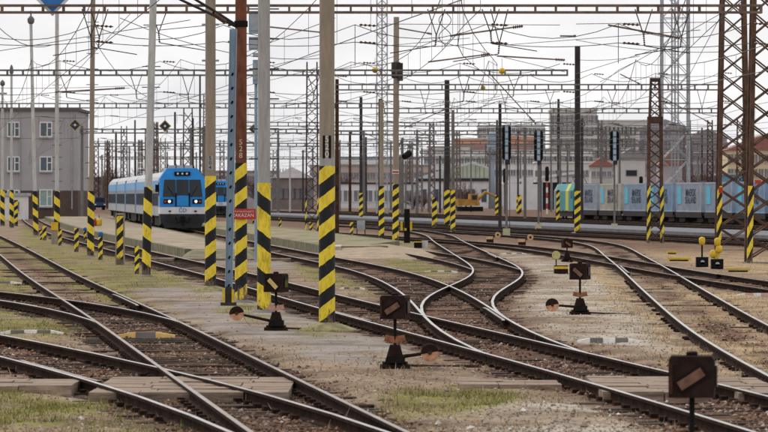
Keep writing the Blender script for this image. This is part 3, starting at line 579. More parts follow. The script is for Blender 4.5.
k, s, h = pole('dark pole with striped base standing left of the container train', 577.5, 233, 6.2, 5.6, 46, 191, 1, DSTEEL, period=9, phase=.2)
k, s, h = pole('brown slim pole with striped base at the right of three striped posts', 453, 232, 4.0, 3.0, 110, 190, 1, CONC_DARK, period=8.5, hazw=5)
k, s, h = pole('short striped post at the left of three striped posts', 434.5, 228, 5.0, 5.0, 197, 197.5, 1, DSTEEL, period=8.5, name='striped_post', cat='post')
# background slim poles: px, base, top, width, shaft
for px, py, tp, w, sh, hz, lab in ((497, 216, 120, 2.6, DSTEEL, 195, 'dark pole with striped foot left of the first tall signal'), (558.5, 213, 99, 3.0, DSTEEL, None, 'dark far pole with grey boxes left of the teal locomotive'),
    (551, 212, 112, 1.8, BEAMG, None, 'thin grey far pole left of the teal locomotive'), (518, 214, 130, 2.0, DSTEEL, 196, 'thin far pole with striped foot between two tall signals'), (350, 212, 132, 3.0, RUSTD, None, 'brown far pole right of the big numbered pole'), (340, 211, 140, 1.8, BEAMG, None, 'thin grey far pole just right of the big numbered pole'),
    (366, 212, 137, 2.4, DSTEEL, None, 'dark far pole beside the slim striped one'), (430, 214, 140, 1.8, BEAMG, None, 'thin grey pole in front of the hall, left of the thick dark pole'), (440, 213, 156, 2.4, DSTEEL, None, 'short dark pole in front of the glazed gable'), (471, 212, 150, 1.6, BEAMG, None, 'thin pole in front of the middle of the gable'),
    (690, 214, 120, 2.2, DSTEEL, None, 'dark far pole right of the white pylon'), (702, 214, 128, 2.0, DSTEEL, None, 'dark far pole with boxes left of the right lattice masts'), (116, 210, 132, 2.4, RUSTD, None, 'brown far pole behind the roof of the blue train'), (135, 210, 120, 2.0, DSTEEL, None, 'dark far pole behind the train, right of its middle'), (175, 212, 112, 2.4, RUSTD, None, 'rusty far pole behind the driving cab'),
    (193, 212, 118, 2.2, DSTEEL, None, 'dark far pole right of the driving cab roof'), (200, 212, 75, 2.2, DSTEEL, None, 'tall dark far pole left of pole 504'), (83, 212, 146, 1.8, BEAMG, None, 'thin far pole right of the grey building'), (290, 212, 145, 1.8, WPOLE, None, 'thin white far pole before the white roof shed'), (303, 212, 150, 2.0, DSTEEL, None, 'dark far pole left of the rusty lattice mast')):
    k, s, h = pole(lab, px, py, w, w*0.8, tp, hz, 1, sh, period=6 if hz else None, foot=False, n=8, hazw=w*1.5 if hz else None, name='far_pole')
    if 'boxes' in lab:
        for q in (0.35, 0.62): mb = MB(); mb.box((0.1, -0.2, h*q), (0.7, 0.4, 0.8)); mb.build('box', BEAMG, k)

# red and white prohibition sign on the rusty pole
b = gp(241, 303); s = F/b.y
sg = thing('warning_sign', 'red sign with white lettering reading ZAKÁZÁN on the rusty pole', 'sign', (b.x+0.05, b.y-0.165, GZ+(303-214)/s))
mb = MB(); mb.box((0, 0, 0), (26/s, 0.012, 10.5/s)); mb.build('panel', REDS, sg)
lettering('VSTUP NA KOLEJIŠTĚ', 0.052, WHITE, sg, (0, -0.008, 0.055)); lettering('ZAKÁZÁN', 0.105, WHITE, sg, (0, -0.008, -0.032))
mb = MB(); mb.box((0, 0.02, 0), (0.3, 0.03, 0.05)); mb.build('bracket', DSTEEL, sg)

# perforated blue-grey signal post and the signal boxes seen from behind
b = gp(228.5, 306); s = F/b.y
k = thing('signal_post', 'blue grey perforated steel post with yellow foot left of the rusty pole', 'post', b)
hp = (306-29)/s; mb = MB(); lx = 0.075
mb.box((-0.075, 0, hp/2), (0.012, 0.16, hp)); mb.box((0.075, 0, hp/2), (0.012, 0.16, hp)); mb.box((0, 0.0, hp/2), (0.138, 0.012, hp)); ps = mb.build('channel', BSTEEL, k); ps.rotation_euler = (0, R(1.0), 0)
for i in range(16):
    z = 0.45+i*0.31
    if z < hp-0.1: mb = MB(); mb.box((0, -0.009, z), (0.04, 0.012, 0.07), M=Matrix.Rotation(R(25), 3, 'Y')); mb.build('slot', BLACK, ps)
for dx in (-0.10, 0.10): mb = MB(); mb.box((dx, -0.10, 0.22), (0.055, 0.05, 0.30)); mb.build('yellow_foot_guard', YEL, k)
mb = MB(); mb.box((0, 0, 0.03), (0.34, 0.3, 0.10)); mb.box((0, -0.02, 0.25), (0.13, 0.14, 0.35)); mb.build('base_shoe', DSTEEL, k)
b = gp(256, 262); s = F/b.y
k = thing('light_signal', 'blue grey signal seen from behind between the rusty pole and the rung pole', 'signal', b)
MB().tube((0, 0, 0), (0, 0, (262-84)/s), 0.06, n=8).build('mast', BSTEEL, k)
for y0, y1, x0, x1 in ((12, 34, -7, 6), (37, 50, -7, 5.5), (53, 57, -3, 6), (60, 84, -3, 3.5)):
    mb = MB(); mb.box(((x0+x1)/2/s, -0.1, (262-(y0+y1)/2)/s), ((x1-x0)/s, 0.3, (y1-y0)/s)); bx_ = mb.build('signal_box', BSTEEL, k)
    mb = MB(); mb.box(((x0+x1)/2/s-0.05, -0.26, (262-(y0+y1)/2)/s), ((x1-x0)/s*0.6, 0.03, (y1-y0)/s*0.7)); mb.build('cover_plate', GSTEEL, bx_)

# ------------------------------------------------------------------ lattice masts and towers
def lat_mb(w0, w1, d0, d1, h, leg, br, step, cross=True, horiz=False, z0=0.0):
    legs = []
    for sx in (-1, 1):
        for sy in (-1, 1): legs.append(MB().path([(sx*w0/2, sy*d0/2, z0), (sx*w1/2, sy*d1/2, h)], leg, 4))
    mb = MB(); z = z0+0.15; k = 0
    W = lambda z: w0+(w1-w0)*(z-z0)/(h-z0); D = lambda z: d0+(d1-d0)*(z-z0)/(h-z0)
    while z+step <= h+1e-3:
        a, b = z, z+step
        for sy in (-1, 1):
            mb.path([(-W(a)/2, sy*D(a)/2, a), (W(b)/2, sy*D(b)/2, b)], br, 3)
            if cross: mb.path([(W(a)/2, sy*D(a)/2, a), (-W(b)/2, sy*D(b)/2, b)], br, 3)
            if horiz: mb.path([(-W(a)/2, sy*D(a)/2, a), (W(a)/2, sy*D(a)/2, a)], br, 3)
        for sx in (-1, 1):
            q = 1 if k % 2 else -1
            mb.path([(sx*W(a)/2, -q*D(a)/2, a), (sx*W(b)/2, q*D(b)/2, b)], br, 3)
            if horiz: mb.path([(sx*W(a)/2, -D(a)/2, a), (sx*W(a)/2, D(a)/2, a)], br, 3)
        z = b; k += 1
    return legs, mb
def lattice(label, px, py, wpx, tpx, ptop, m, leg=0.06, br=0.022, stepf=0.7, rz=0.0, name='lattice_mast', cat='mast', hz=None, dpx=None, cross=True, horiz=False, Y=None):
    b = gp(px, py); s = F/b.y; w0, w1 = wpx/s, tpx/s; h = (py-ptop)/s; d0 = (dpx or wpx)/s; d1 = d0*w1/w0
    root = thing(name, label, cat, b, rz); legs, br_ = lat_mb(w0, w1, d0, d1, h, leg, br, max(w0, w1)*stepf, cross, horiz)
    for l in legs: l.build('leg', m, root)
    br_.build('bracing', m, root)
    mb = MB(); mb.box((0, 0, -0.05), (w0*1.25, d0*1.25, 0.16)); mb.build('footing', CONC_DARK, root)
    if hz is not None:
        hh = (py-hz)/s; hm = hazard('hazard_leg', 0.72, 2.2, wear=0.7)
        for sx in (-1, 1):
            t = MB(); t.path([(sx*w0/2, -d0/2, 0.02), (sx*(w0+(w1-w0)*hh/h)/2, -(d0+(d1-d0)*hh/h)/2, hh)], leg*1.25, 4); t.build('hazard_band', hm, root)
    return root, s, h
lattice('rusty slim lattice mast with a lamp on top, left of the big numbered pole', 312, 234, 12, 10, 62, RUSTD, 0.055, 0.02, 0.8, hz=196)
r_, s, h = lattice('brown lattice mast with striped legs right of the container loads', 655, 243, 13.5, 12, 120, RUSTM, 0.10, 0.025, 0.75, hz=186)
legs, br_ = lat_mb(11/s, 8/s, 11/s, 8/s, (243-78)/s, 0.07, 0.022, 0.45, z0=h)
[l.build('upper_leg', RUSTM, r_) for l in legs]; br_.build('upper_bracing', RUSTM, r_)
mb = MB(); mb.box((0, 0, h), (15/s, 15/s, 0.35)); mb.build('collar', RUSTM, r_)
mb = MB(); mb.box((0, 0, (243-80)/s), (9/s, 9/s, 0.2)); mb.build('cap', RUSTM, r_)
r_, s, h = lattice('tall brown lattice mast with red plate and striped leg at right', 733, 250, 31, 21, -12, RUSTM, 0.115, 0.035, 0.62, hz=186)
mb = MB(); mb.box((-13.6/s, -0.75, (250-190)/s), (0.18, 0.03, 0.26)); mb.build('red_plate', REDS, r_)
r_, s, h = lattice('dark brown lattice mast cut by the right edge of the photo', 766, 263, 36, 25, -12, RUSTM, 0.11, 0.035, 0.62, hz=186)
mb = MB(); mb.box((-10/s, -0.72, (263-182)/s), (0.22, 0.03, 0.14)); mb.build('red_plate', REDS, r_)
# pale pylons far behind
r_, s, h = lattice('tall white lattice lighting tower behind the container train', 675, 218, 27, 26, -60, GSTEEL, 0.14, 0.05, 1.05, name='lattice_tower', cat='tower', horiz=True)
for dx in (-0.7, 0.0, 0.7): MB().tube((dx*0.5, 0, 0), (dx*0.5, 0, h), 0.09, n=6).build('ladder_tube', GSTEEL, r_)
mb = MB(); [mb.box((0, 0, 0.5+i*0.7), (0.75, 0.05, 0.06)) for i in range(int(h/0.7))]; mb.build('ladder_rungs', GSTEEL, r_)
r_, s, h = lattice('slender pale lattice tower rising above the pole with the red and white plate', 382, 214, 11, 10, -40, GSTEEL, 0.11, 0.04, 0.9, name='lattice_tower', cat='tower', horiz=True)
MB().tube((0, 0, 0), (0, 0, h), 0.10, n=6).build('ladder_tube', GSTEEL, r_)
bgm = [(188, 212, 11, 108, 'squat far lattice mast right of the driving cab'), (110, 209, 6, 140, 'far lattice mast above the rear of the blue train'), (124, 209, 7, 126, 'far lattice mast above the middle of the blue train'), (148, 210, 7, 132, 'far lattice mast behind the leaning pale pole'), (163, 209, 6, 138, 'far lattice mast above the driving cab'), (206, 210, 6, 95, 'far lattice mast just left of pole 504'), (96, 208, 6, 138, 'far lattice mast right of the slim brown pole'), (275, 211, 5, 150, 'far lattice mast right of the rung pole'), (222, 210, 5, 140, 'far lattice mast behind the perforated post'), (337, 210, 5, 150, 'far lattice mast right of the big numbered pole'), (420, 210, 5, 138, 'far lattice mast left of the hall roof'), (710, 213, 6, 120, 'far lattice mast left of the tall brown mast'), (740, 212, 7, 118, 'far lattice mast seen through the tall brown mast'), (600, 208, 5, 120, 'far lattice mast behind the red roofed hut'), (627, 208, 5, 126, 'far lattice mast right of the third tall signal')]
for px, py, w, tp, lab in bgm: lattice(lab, px, py, w, w*0.75, tp, BEAMG if px % 2 else RUSTD, 0.09, 0.04, 1.0, name='far_lattice_mast')

# the crowd of distant masts that closes the view over the yard
FARST = mat('hazed_grey_steel', (.20, .195, .20), .9, var=.3, spec=.1); FARST2 = mat('hazed_brown_steel', (.19, .145, .13), .9, var=.35, spec=.1)  # far steel lightened in colour to stand in for distance haze
rq = random.Random(77); proto = None; lat = None
for i in range(54):
    px = rq.uniform(84, 735); Y = rq.uniform(520, 900); tall = rq.random() < .35
    if tall:
        if lat is None:
            lat = thing('distant_mast', 'one of the many thin lattice masts crowding the far end of the yard', 'mast', ((px-384)*Y/F, Y, GZ), 0, 'distant masts')
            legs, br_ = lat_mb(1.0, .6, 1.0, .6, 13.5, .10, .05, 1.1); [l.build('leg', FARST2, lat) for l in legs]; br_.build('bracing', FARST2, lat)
        else: dup(lat, ((px-384)*Y/F, Y, GZ), rq.uniform(0, 1))
    else:
        if proto is None:
            proto = thing('distant_pole', 'one of the many thin poles crowding the far end of the yard', 'pole', ((px-384)*Y/F, Y, GZ), 0, 'distant poles')
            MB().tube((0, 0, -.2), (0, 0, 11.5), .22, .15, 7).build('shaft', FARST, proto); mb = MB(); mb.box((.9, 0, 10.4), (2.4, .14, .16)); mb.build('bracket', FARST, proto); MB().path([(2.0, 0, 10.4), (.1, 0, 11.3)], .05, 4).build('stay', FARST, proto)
        else: dup(proto, ((px-384)*Y/F, Y, GZ), rq.choice((0, math.pi)))
# ------------------------------------------------------------------ overhead gantries
def beam_mb(L, dep, wid, ch, step, post):
    mb = MB()
    for y in (-wid/2, wid/2):
        for z in (ch/2, dep-ch/2): mb.box((0, y, z), (L, ch, ch))
    n = max(2, int(L/step))
    for i in range(n+1):
        x = -L/2+post/2+(L-post)*i/n
        for y in (-wid/2, wid/2): mb.box((x, y, dep/2), (post, ch*0.8, dep-2*ch))
        for z in (ch/2, dep-ch/2): mb.box((x, 0, z), (post*0.6, wid-ch, ch*0.7))
    return mb
def gantry(label, Y, x0, x1, yt, yb, m, legs=(), legm=DSTEEL, step=0.7, ch=0.075, post=0.07, lw=0.13):
    a, b = ap(x0, yb, Y), ap(x1, yb, Y); L = b.x-a.x; s = F/Y; dep = (yb-yt)/s
    root = thing('overhead_gantry', label, 'gantry', ((a.x+b.x)/2, Y, GZ)); hz = a.z-GZ
    bm = beam_mb(L, dep, dep*1.1, ch, step, post).build('beam', m, root, (0, 0, hz))
    for lp in legs:
        x = ap(lp, yb, Y).x-(a.x+b.x)/2
        MB().tube((x, 0, -0.3), (x, 0, hz+dep+0.3), lw, lw*0.85, 10).build('leg', legm, root)
    return root, hz, s
gantry('nearest gantry beam spanning the whole top of the photo', 138, -40, 762, 4.5, 13.5, BEAM, (-35,), CONC_TAN, 0.70)
gantry('second gantry beam, ending free right of the tan pole with the plate', 196, -40, 568, 69.5, 76, BEAMG, (-30,), CONC_TAN, 0.75)
gantry('third gantry beam running to the brown lattice mast at right', 243, 335, 722, 84, 90.5, BEAMG, (337,), RUSTD, 0.8)
gantry('gantry beam low over the left half, above the grey building', 285, -30, 384, 103, 108.5, BEAMG, (-26, 380), DSTEEL, 0.85)
gantry('gantry beam low over the right half, above the tall signals', 287, 384, 724, 108, 113.5, BEAMG, (500, 720), DSTEEL, 0.85)
gantry('thin gantry beam behind the hall roofs at centre', 345, 235, 585, 122, 126.5, BEAMG, (238, 582), DSTEEL, 0.9)
for Y, x0, x1, lab in ((410, 80, 330, 'far gantry beam above the blue train'), (420, 330, 720, 'far gantry beam crossing in front of the city'), (500, 400, 720, 'farther thin gantry beam before the city at right'), (520, 90, 400, 'farther thin gantry beam behind the train and the big poles'), (610, 420, 715, 'faint gantry beam in front of the beige block'), (700, 100, 700, 'faintest and lowest far gantry beam')):
    yt = HY-6.9*F/Y; gantry(lab, Y, x0, x1, yt, yt+0.5*F/Y, BEAMG, (x0+2, (x0+x1)/2, x1-2), BEAMG, 1.1, ch=0.12, post=0.13, lw=0.16)

# ------------------------------------------------------------------ overhead line: messenger, contact wire, droppers
def line_over(label, fn, ya, yb, zc=5.55, zm=7.0, span=52.0, off=0.0, sag=0.85, r=0.011):
    root = thing('overhead_line', label, 'wire', (0, 0, 0), 0, 'overhead lines above the tracks')
    ys = np.arange(ya, yb+0.1, 6.5); xs = fn(ys)+off
    t = ((ys-138) % span)/span; zmn = zm-4*sag*t*(1-t)
    MB().path([(x, y, z) for x, y, z in zip(xs, ys, zmn)], r, 4).build('messenger_wire', WIRE, root)
    MB().path([(x, y, zc) for x, y in zip(xs, ys)], r*0.9, 4).build('contact_wire', WIRE, root)
    mb = MB()
    for x, y, z in zip(xs, ys, zmn): mb.path([(x, y, zc), (x, y, z)], r*0.55, 3)
    tag(mb.build('dropper_wires', WIRE, root), kind='stuff')
line_over('overhead line above the left straight track', tf('L1'), 60, 300); line_over('overhead line above the long track beside the platform', tf('M'), 60, 420)
line_over('overhead line above the track of the blue train', tf('P'), 70, 420); line_over('overhead line above the S-shaped track', tf('Q'), 80, 300)
line_over('overhead line above the wide right track', tf('S'), 60, 320); line_over('overhead line above the dark crossing track', tf('T'), 90, 320)
for i, x0 in enumerate(FAR0[:5]):
    line_over(['first', 'second', 'third', 'fourth', 'fifth'][i]+' overhead line of the far yard counted from the near side', (lambda y, x0=x0: x0+DSL*y), 3.6*x0, 600)
# feeder and span wires, each strung between two real points: px, py, Y at both ends, sag
WL = [(-20,54,150,190,20,130,0,.3,'feeder wire rising from the left edge to the leaning pale pole'), (-10,18,138,52,45,138,.4,.5,'loose hanging wire at the upper left corner'), (55,95,170,130,14,140,0,.2,'slanted wire between the slim poles at upper left'), (93,38,138,146,96,150,.3,.3,'wire sagging from the brown pole to the pale pole'), (120,18,138,330,58,150,.5,.5,'long sagging wire from the top left to the big pole'),
 (160,30,138,242,22,138,0,.1,'short wire left of the rusty pole'), (230,58,196,335,18,138,0,.1,'wire climbing to the right past the rung pole'), (232,75,196,330,52,170,.0,.1,'lower wire climbing to the right past the rung pole'), (335,70,196,440,38,150,.2,.2,'wire between the big pole and the hanging frame'), (384,24,170,560,25,170,0,.2,'level wire below the nearest beam at centre'),
 (384,46,196,470,38,196,0,.1,'fine wire right of the pale tower top'), (432,40,140,565,72,196,0,.1,'wire falling from the hanging loop to the beam end'), (505,45,196,700,30,140,.0,.2,'wire rising to the right under the nearest beam'), (400,120,243,500,96,243,0,.1,'slanted strut wire left of the thick dark pole'), (384,92,243,450,100,243,.1,.1,'short wire beside the tan pole with the plate'),
 (576,24,170,725,22,170,0,.3,'level wire left of the tall brown mast'), (576,74,196,660,48,170,.0,.2,'wire climbing towards the white tower'), (600,82,196,720,14,138,.0,.3,'steep wire crossing the white tower'), (576,40,196,720,52,196,.2,.2,'sagging wire before the white tower'), (690,74,196,724,10,138,0,.1,'steep wire left of the tall brown mast'), (620,78,243,720,76,243,0,.1,'level thin wire behind the brown mast'), (580,60,220,640,56,220,.1,.1,'short wire right of the dark pole'),
 (0,88,243,160,84,243,.1,.2,'level wire over the grey building'), (0,137,330,80,138,330,.1,.2,'thin wire across the front of the grey building'), (60,93,220,130,88,220,0,.05,'level rod wire between slim poles'), (340,115,330,580,118,330,.2,.2,'faint level wire above the hall'), (170,100,285,330,64,243,.2,.2,'slanted wire behind pole 504'), (275,95,285,384,120,330,.1,.2,'falling wire left of the pale tower'), (425,150,500,700,148,500,.3,.3,'faint wire in front of the city'), (425,160,520,700,158,520,.3,.3,'lower faint wire in front of the city')]
for x0, y0, Y0, x1, y1, Y1, sg_, _, lab in WL:
    a, b = ap(x0, y0, Y0), ap(x1, y1, Y1); pts = []
    for i in range(9):
        t = i/8; p = a.lerp(b, t); p.z -= 4*sg_*t*(1-t); pts.append(p)
    tag(MB().path(pts, 0.010+0.00002*Y0, 4).build('span_wire', WIRE), lab, 'wire', 'span wires')
def insul(mb, a, b, r=0.05, n=4):
    a, b = Vector(a), Vector(b); k = 4*n
    mb.path([a.lerp(b, i/k) for i in range(k+1)], [r if i % 4 in (1, 2) else r*0.4 for i in range(k+1)], 6)
# cross-span wires tensioned under and over every gantry, plus far feeder wires
XS = [(138, -40, 750, (26, 41), 'nearest'), (196, -40, 560, (60, 92), 'second'), (243, 335, 720, (76, 101), 'third'), (285, -30, 384, (95, 117), 'left low'), (287, 384, 722, (101, 121), 'right low'), (345, 235, 585, (117, 133), 'thin centre'), (380, 90, 720, (128, 141), 'far'), (450, 100, 720, (138, 149), 'farther'), (540, 100, 720, (146, 157), 'farthest')]
for Y, x0, x1, yy, nm in XS:
    for kk, py in enumerate(yy):
        a, b = ap(x0, py, Y+1.2), ap(x1, py+random.uniform(-4, 4), Y+1.2); n = 6; pts = []
        for i in range(n*6+1):
            t = i/(n*6); u = (t*n) % 1.0; p = a.lerp(b, t); p.z -= 0.5*4*u*(1-u)*(1 if kk == 0 else .3); pts.append(p)
        root = thing('cross_span_wire', ('upper' if kk == 0 else 'lower')+' cross-span wire strung along the '+nm+' gantry', 'wire', (0, 0, 0), 0, 'cross-span wires'); MB().path(pts, 0.009+0.00003*Y, 4).build('wire', WIRE, root)
        for i in range(n+1):
            p = pts[min(i*6, n*6)]; mb = MB(); insul(mb, p+Vector((.15, 0, 0)), p+Vector((.75, 0, -.04)), .05, 4); mb.build('insulator', INSUL, root)
            if i % 2: MB().path([p, p+Vector((0, 0, -random.uniform(.5, 1.1)))], .012, 4).build('dropper', WIRE, root)
# cantilever arms and hangers
AR = [(450,36,523,26,150,'long arm rising right below the nearest beam at centre'), (428,62,490,54,170,'upper arm left of the yellow ball'), (497,56,565,60,170,'arm right of the yellow ball'), (398,28,432,34,190,'short arm reaching right from the tan pole with the plate'), (608,25,680,38,145,'arm falling right in front of the white tower'), (270,27,327,33,170,'thick brown arm between the rung pole and the big pole'), (55,92,125,88,196,'long arm over the grey building'), (490,74,536,124,243,'slanted arm above the second tall signal'), (620,74,640,84,243,'short arm left of the brown mast top'), (660,96,712,124,285,'slanted arm behind the right lattice masts'), (404,128,448,108,285,'slanted arm left of the thick dark pole'), (560,36,576,36,170,'short arm at the dark pole top')]
for x0, y0, x1, y1, Y, lab in AR:
    a, b = ap(x0, y0, Y), ap(x1, y1, Y); root = thing('cantilever_arm', lab, 'arm', a); d = b-a
    MB().tube((0, 0, 0), d, 0.035, 0.03, 7).build('rod', BEAM, root)
    mb = MB(); insul(mb, d*0.86, d*1.0, 0.075, 5); mb.build('insulator', INSUL, root)
# hangers under the beams, above the tracks
HG = [(138, 12, x, l) for x, l in ((82, 'first'), (108, 'second'), (150, 'third'), (445, 'fourth'), (482, 'fifth'), (508, 'sixth'), (635, 'seventh'), (690, 'eighth'))]+[(196, 76, x, l) for x, l in ((60, 'first'), (130, 'second'), (182, 'third'), (320, 'fourth'), (470, 'fifth'), (520, 'sixth'))]+[(243, 90.5, x, l) for x, l in ((420, 'first'), (500, 'second'), (545, 'third'), (617, 'fourth'), (697, 'fifth'))]
for Y, yb, px, l in HG:
    p = ap(px, yb, Y); nm = {138: 'nearest', 196: 'second', 243: 'third'}[Y]
    root = thing('insulator_hanger', f'{l} hanger with brown insulator from the left on the {nm} gantry beam', 'hanger', p); sd_ = random.choice((-1, 1)); dr = random.uniform(0.6, 1.1)
    mb = MB(); mb.path([(0, 0, 0.1), (sd_*0.30, 0, -dr)], 0.020, 5); mb.path([(0.6*sd_, 0, 0.1), (sd_*0.30, 0, -dr)], 0.018, 5); mb.build('frame', DSTEEL, root)
    mb = MB(); insul(mb, (sd_*0.30, 0, -dr), (sd_*0.33, 0, -dr-0.36), 0.042, 5); mb.build('insulator', INSUL, root)
    MB().path([(sd_*0.33, 0, -dr-0.36), (sd_*1.9, 0, -dr-0.62)], 0.016, 4).build('steady_rod', DSTEEL, root)
a = ap(445, 12, 138); lp = thing('wire_loop', 'figure-eight wire loop hanging from the nearest beam at centre', 'wire', a)
MB().path([(0.21*math.sin(t*1.0)*(1 if t < 9 else 1), 0, -t*0.18) for t in np.linspace(0, 6.4, 40)], 0.014, 5).build('loop', WIRE, lp)
MB().path([(-0.21*math.sin(t*1.0), 0, -t*0.18) for t in np.linspace(0, 6.4, 40)], 0.014, 5).build('loop', WIRE, lp)
for px, py, Y, lab in ((375, 70, 196, 'yellow ball on the wires left of the tan pole with the plate'), (502, 71, 190, 'upper yellow ball on the wires right of centre'), (483, 88, 243, 'lower yellow ball on the wires right of centre')):
    p = ap(px, py, Y); root = thing('wire_marker', lab, 'marker', p); mb = MB(); mb.lathe([(0.03, -.15), (.11, -.11), (.155, 0), (.11, .11), (.03, .15)], 12); mb.build('ball', YEL, root); mb = MB(); mb.tube((0, 0, .13), (0, 0, .6), .012, n=4); mb.build('stem', DSTEEL, root)
# diamond catenary signs
def diamond(label, px, py, Y, half, inner, outer, dot=None, cat='sign', tri=None):
    p = ap(px, py, Y); root = thing('diamond_sign', label, cat, p); D = lambda h: [(-h, 0), (0, -h), (h, 0), (0, h)]
    MB().prism(D(half), 0.0, 0.02).build('panel', outer, root); MB().prism(D(half*0.82), -0.008, -0.0).build('field', inner, root)
    if dot: MB().prism(D(half*0.22), -0.016, -0.0085).build('dot', dot, root)
    mb = MB(); mb.path([(0, 0.03, -half*.3), (0, 0.03, half*1.6)], 0.018, 5); mb.build('hanger', DSTEEL, root)
BN = mat('sign_black', (0.03, 0.03, 0.045), 0.5)
diamond('yellow edged black diamond sign beside the corner of the grey building', 75, 125, 280, 0.46, BN, mat('sign_ochre', (0.50, 0.40, 0.16), 0.6, var=.3), WHITE)
diamond('black diamond sign hanging right of the leaning pale pole', 165, 126, 280, 0.44, BN, mat('sign_ochre', (0.5, .4, .16)), WHITE)
diamond('small black diamond sign between the rusty pole and the rung pole', 253.5, 129, 285, 0.36, BN, mat('sign_ochre', (0.5, .4, .16)), WHITE)
diamond('large blue diamond sign with white edge at the top left corner', 52.5, -7, 138.0, 0.80, BLUES, WHITE)

# ------------------------------------------------------------------ tall signals
def tall_signal(label, px, py, yt, yb, w=9):
    b = gp(px, py); s = F/b.y; root = thing('light_signal', label, 'signal', b); z0, z1 = (py-yb)/s, (py-yt)/s; ww = w/s
    MB().tube((0, 0, 0), (0, 0, z0+0.2), 0.075, n=8).build('mast', CONC_DARK, root)
    mb = MB(); mb.prism([(-ww/2, z0+.15), (-ww/2+.12, z0), (ww/2-.12, z0), (ww/2, z0+.15), (ww/2, z1-.15), (ww/2-.12, z1), (-ww/2+.12, z1), (-ww/2, z1-.15)], -0.06, 0.0); mb.build('backboard', BLACK, root)
    n = 5
    for i in range(n):
        z = z0+(z1-z0)*(i+.5)/n; mb = MB(); mb.box((0, -0.18, z), (ww*0.36, 0.22, (z1-z0)/n*0.9)); lb = mb.build('lamp_housing', BSTEEL, root)
        mb = MB(); mb.box((0, -0.30, z), (ww*0.26, 0.02, (z1-z0)/n*0.6)); mb.build('door', mat('pale_blue_door', (0.42, 0.55, 0.66), 0.6), lb)
    mb = MB(); mb.box((0.05, -0.1, z0-0.12), (0.28, 0.3, 0.28)); mb.build('bracket', DSTEEL, root)
    mb = MB(); mb.box((0, 0, 0.2), (0.42, 0.4, 0.5)); mb.build('foundation', mat('yellowish_block', (0.55, 0.52, 0.33), 0.9), root)
    MB().path([(0.2, 0.12, z0*0.1), (0.2, 0.12, z1)], 0.02, 4).build('ladder_rail', DSTEEL, root)
tall_signal('tall signal with pale blue lamps, left of three', 506.5, 236, 125, 160); tall_signal('tall signal with pale blue lamps, middle of three', 538.5, 230, 130, 161); tall_signal('tall signal with pale blue lamps, rightmost, above the containers', 614.5, 230, 131, 161)
for px, py, yt, lab, red in ((505, 214, 168, 'dwarf far signal with dark head left of the white shed', 0), (547, 214, 166, 'far signal with dark head and red white post left of the locomotive', 1), (641, 214, 176, 'small far signal before the blue containers', 0)):
    b = gp(px, py); s = F/b.y; root = thing('far_signal', lab, 'signal', b); h = (py-yt)/s
    if red:
        for i in range(6): MB().tube((0, 0, i*h/9), (0, 0, (i+1)*h/9-.01), 0.13, n=8).build('post_segment', REDS if i % 2 else WHITE, root)
    else: MB().tube((0, 0, 0), (0, 0, h*0.7), 0.10, n=8).build('post', DSTEEL, root)
    mb = MB(); mb.lathe([(0.2, 0), (0.26, 0.1), (0.26, h*0.26), (0.2, h*0.31)], 10, c=(0, 0, h*0.68)); mb.build('head', BLACK, root)
b = gp(407, 243); s = F/b.y; root = thing('dwarf_signal', 'black dwarf signal with yellow hoods right of the pole with the plate', 'signal', b)
MB().tube((0, 0, 0), (0, 0, 34/s), 0.17, 0.15, 12).build('post', BLACK, root)
for dx in (-5.5, -1.5, 4.0): mb = MB(); mb.box((dx/s, -0.1, 17/s), (2.2/s, 0.24, 9/s)); mb.build('yellow_hood', YEL, root)
mb = MB(); mb.box((0.0, -0.12, 20/s), (5/s, 0.25, 10/s)); mb.build('lamp_head', BLACK, root)
b = gp(404.5, 240); s = F/b.y; root = thing('round_signal', 'grey post with a tilted dark round lamp right of the pole with the plate', 'signal', (b.x+.1, b.y+6, GZ)); MB().tube((0, 0, 0), (0, 0, 80/s), 0.05, n=7).build('post', CONC_DARK, root)
mb = MB(); mb.tube((-.1, -.15, 84/s), (.2, .15, 88/s), .17, .2, 12); mb.build('lamp', BLACK, root)

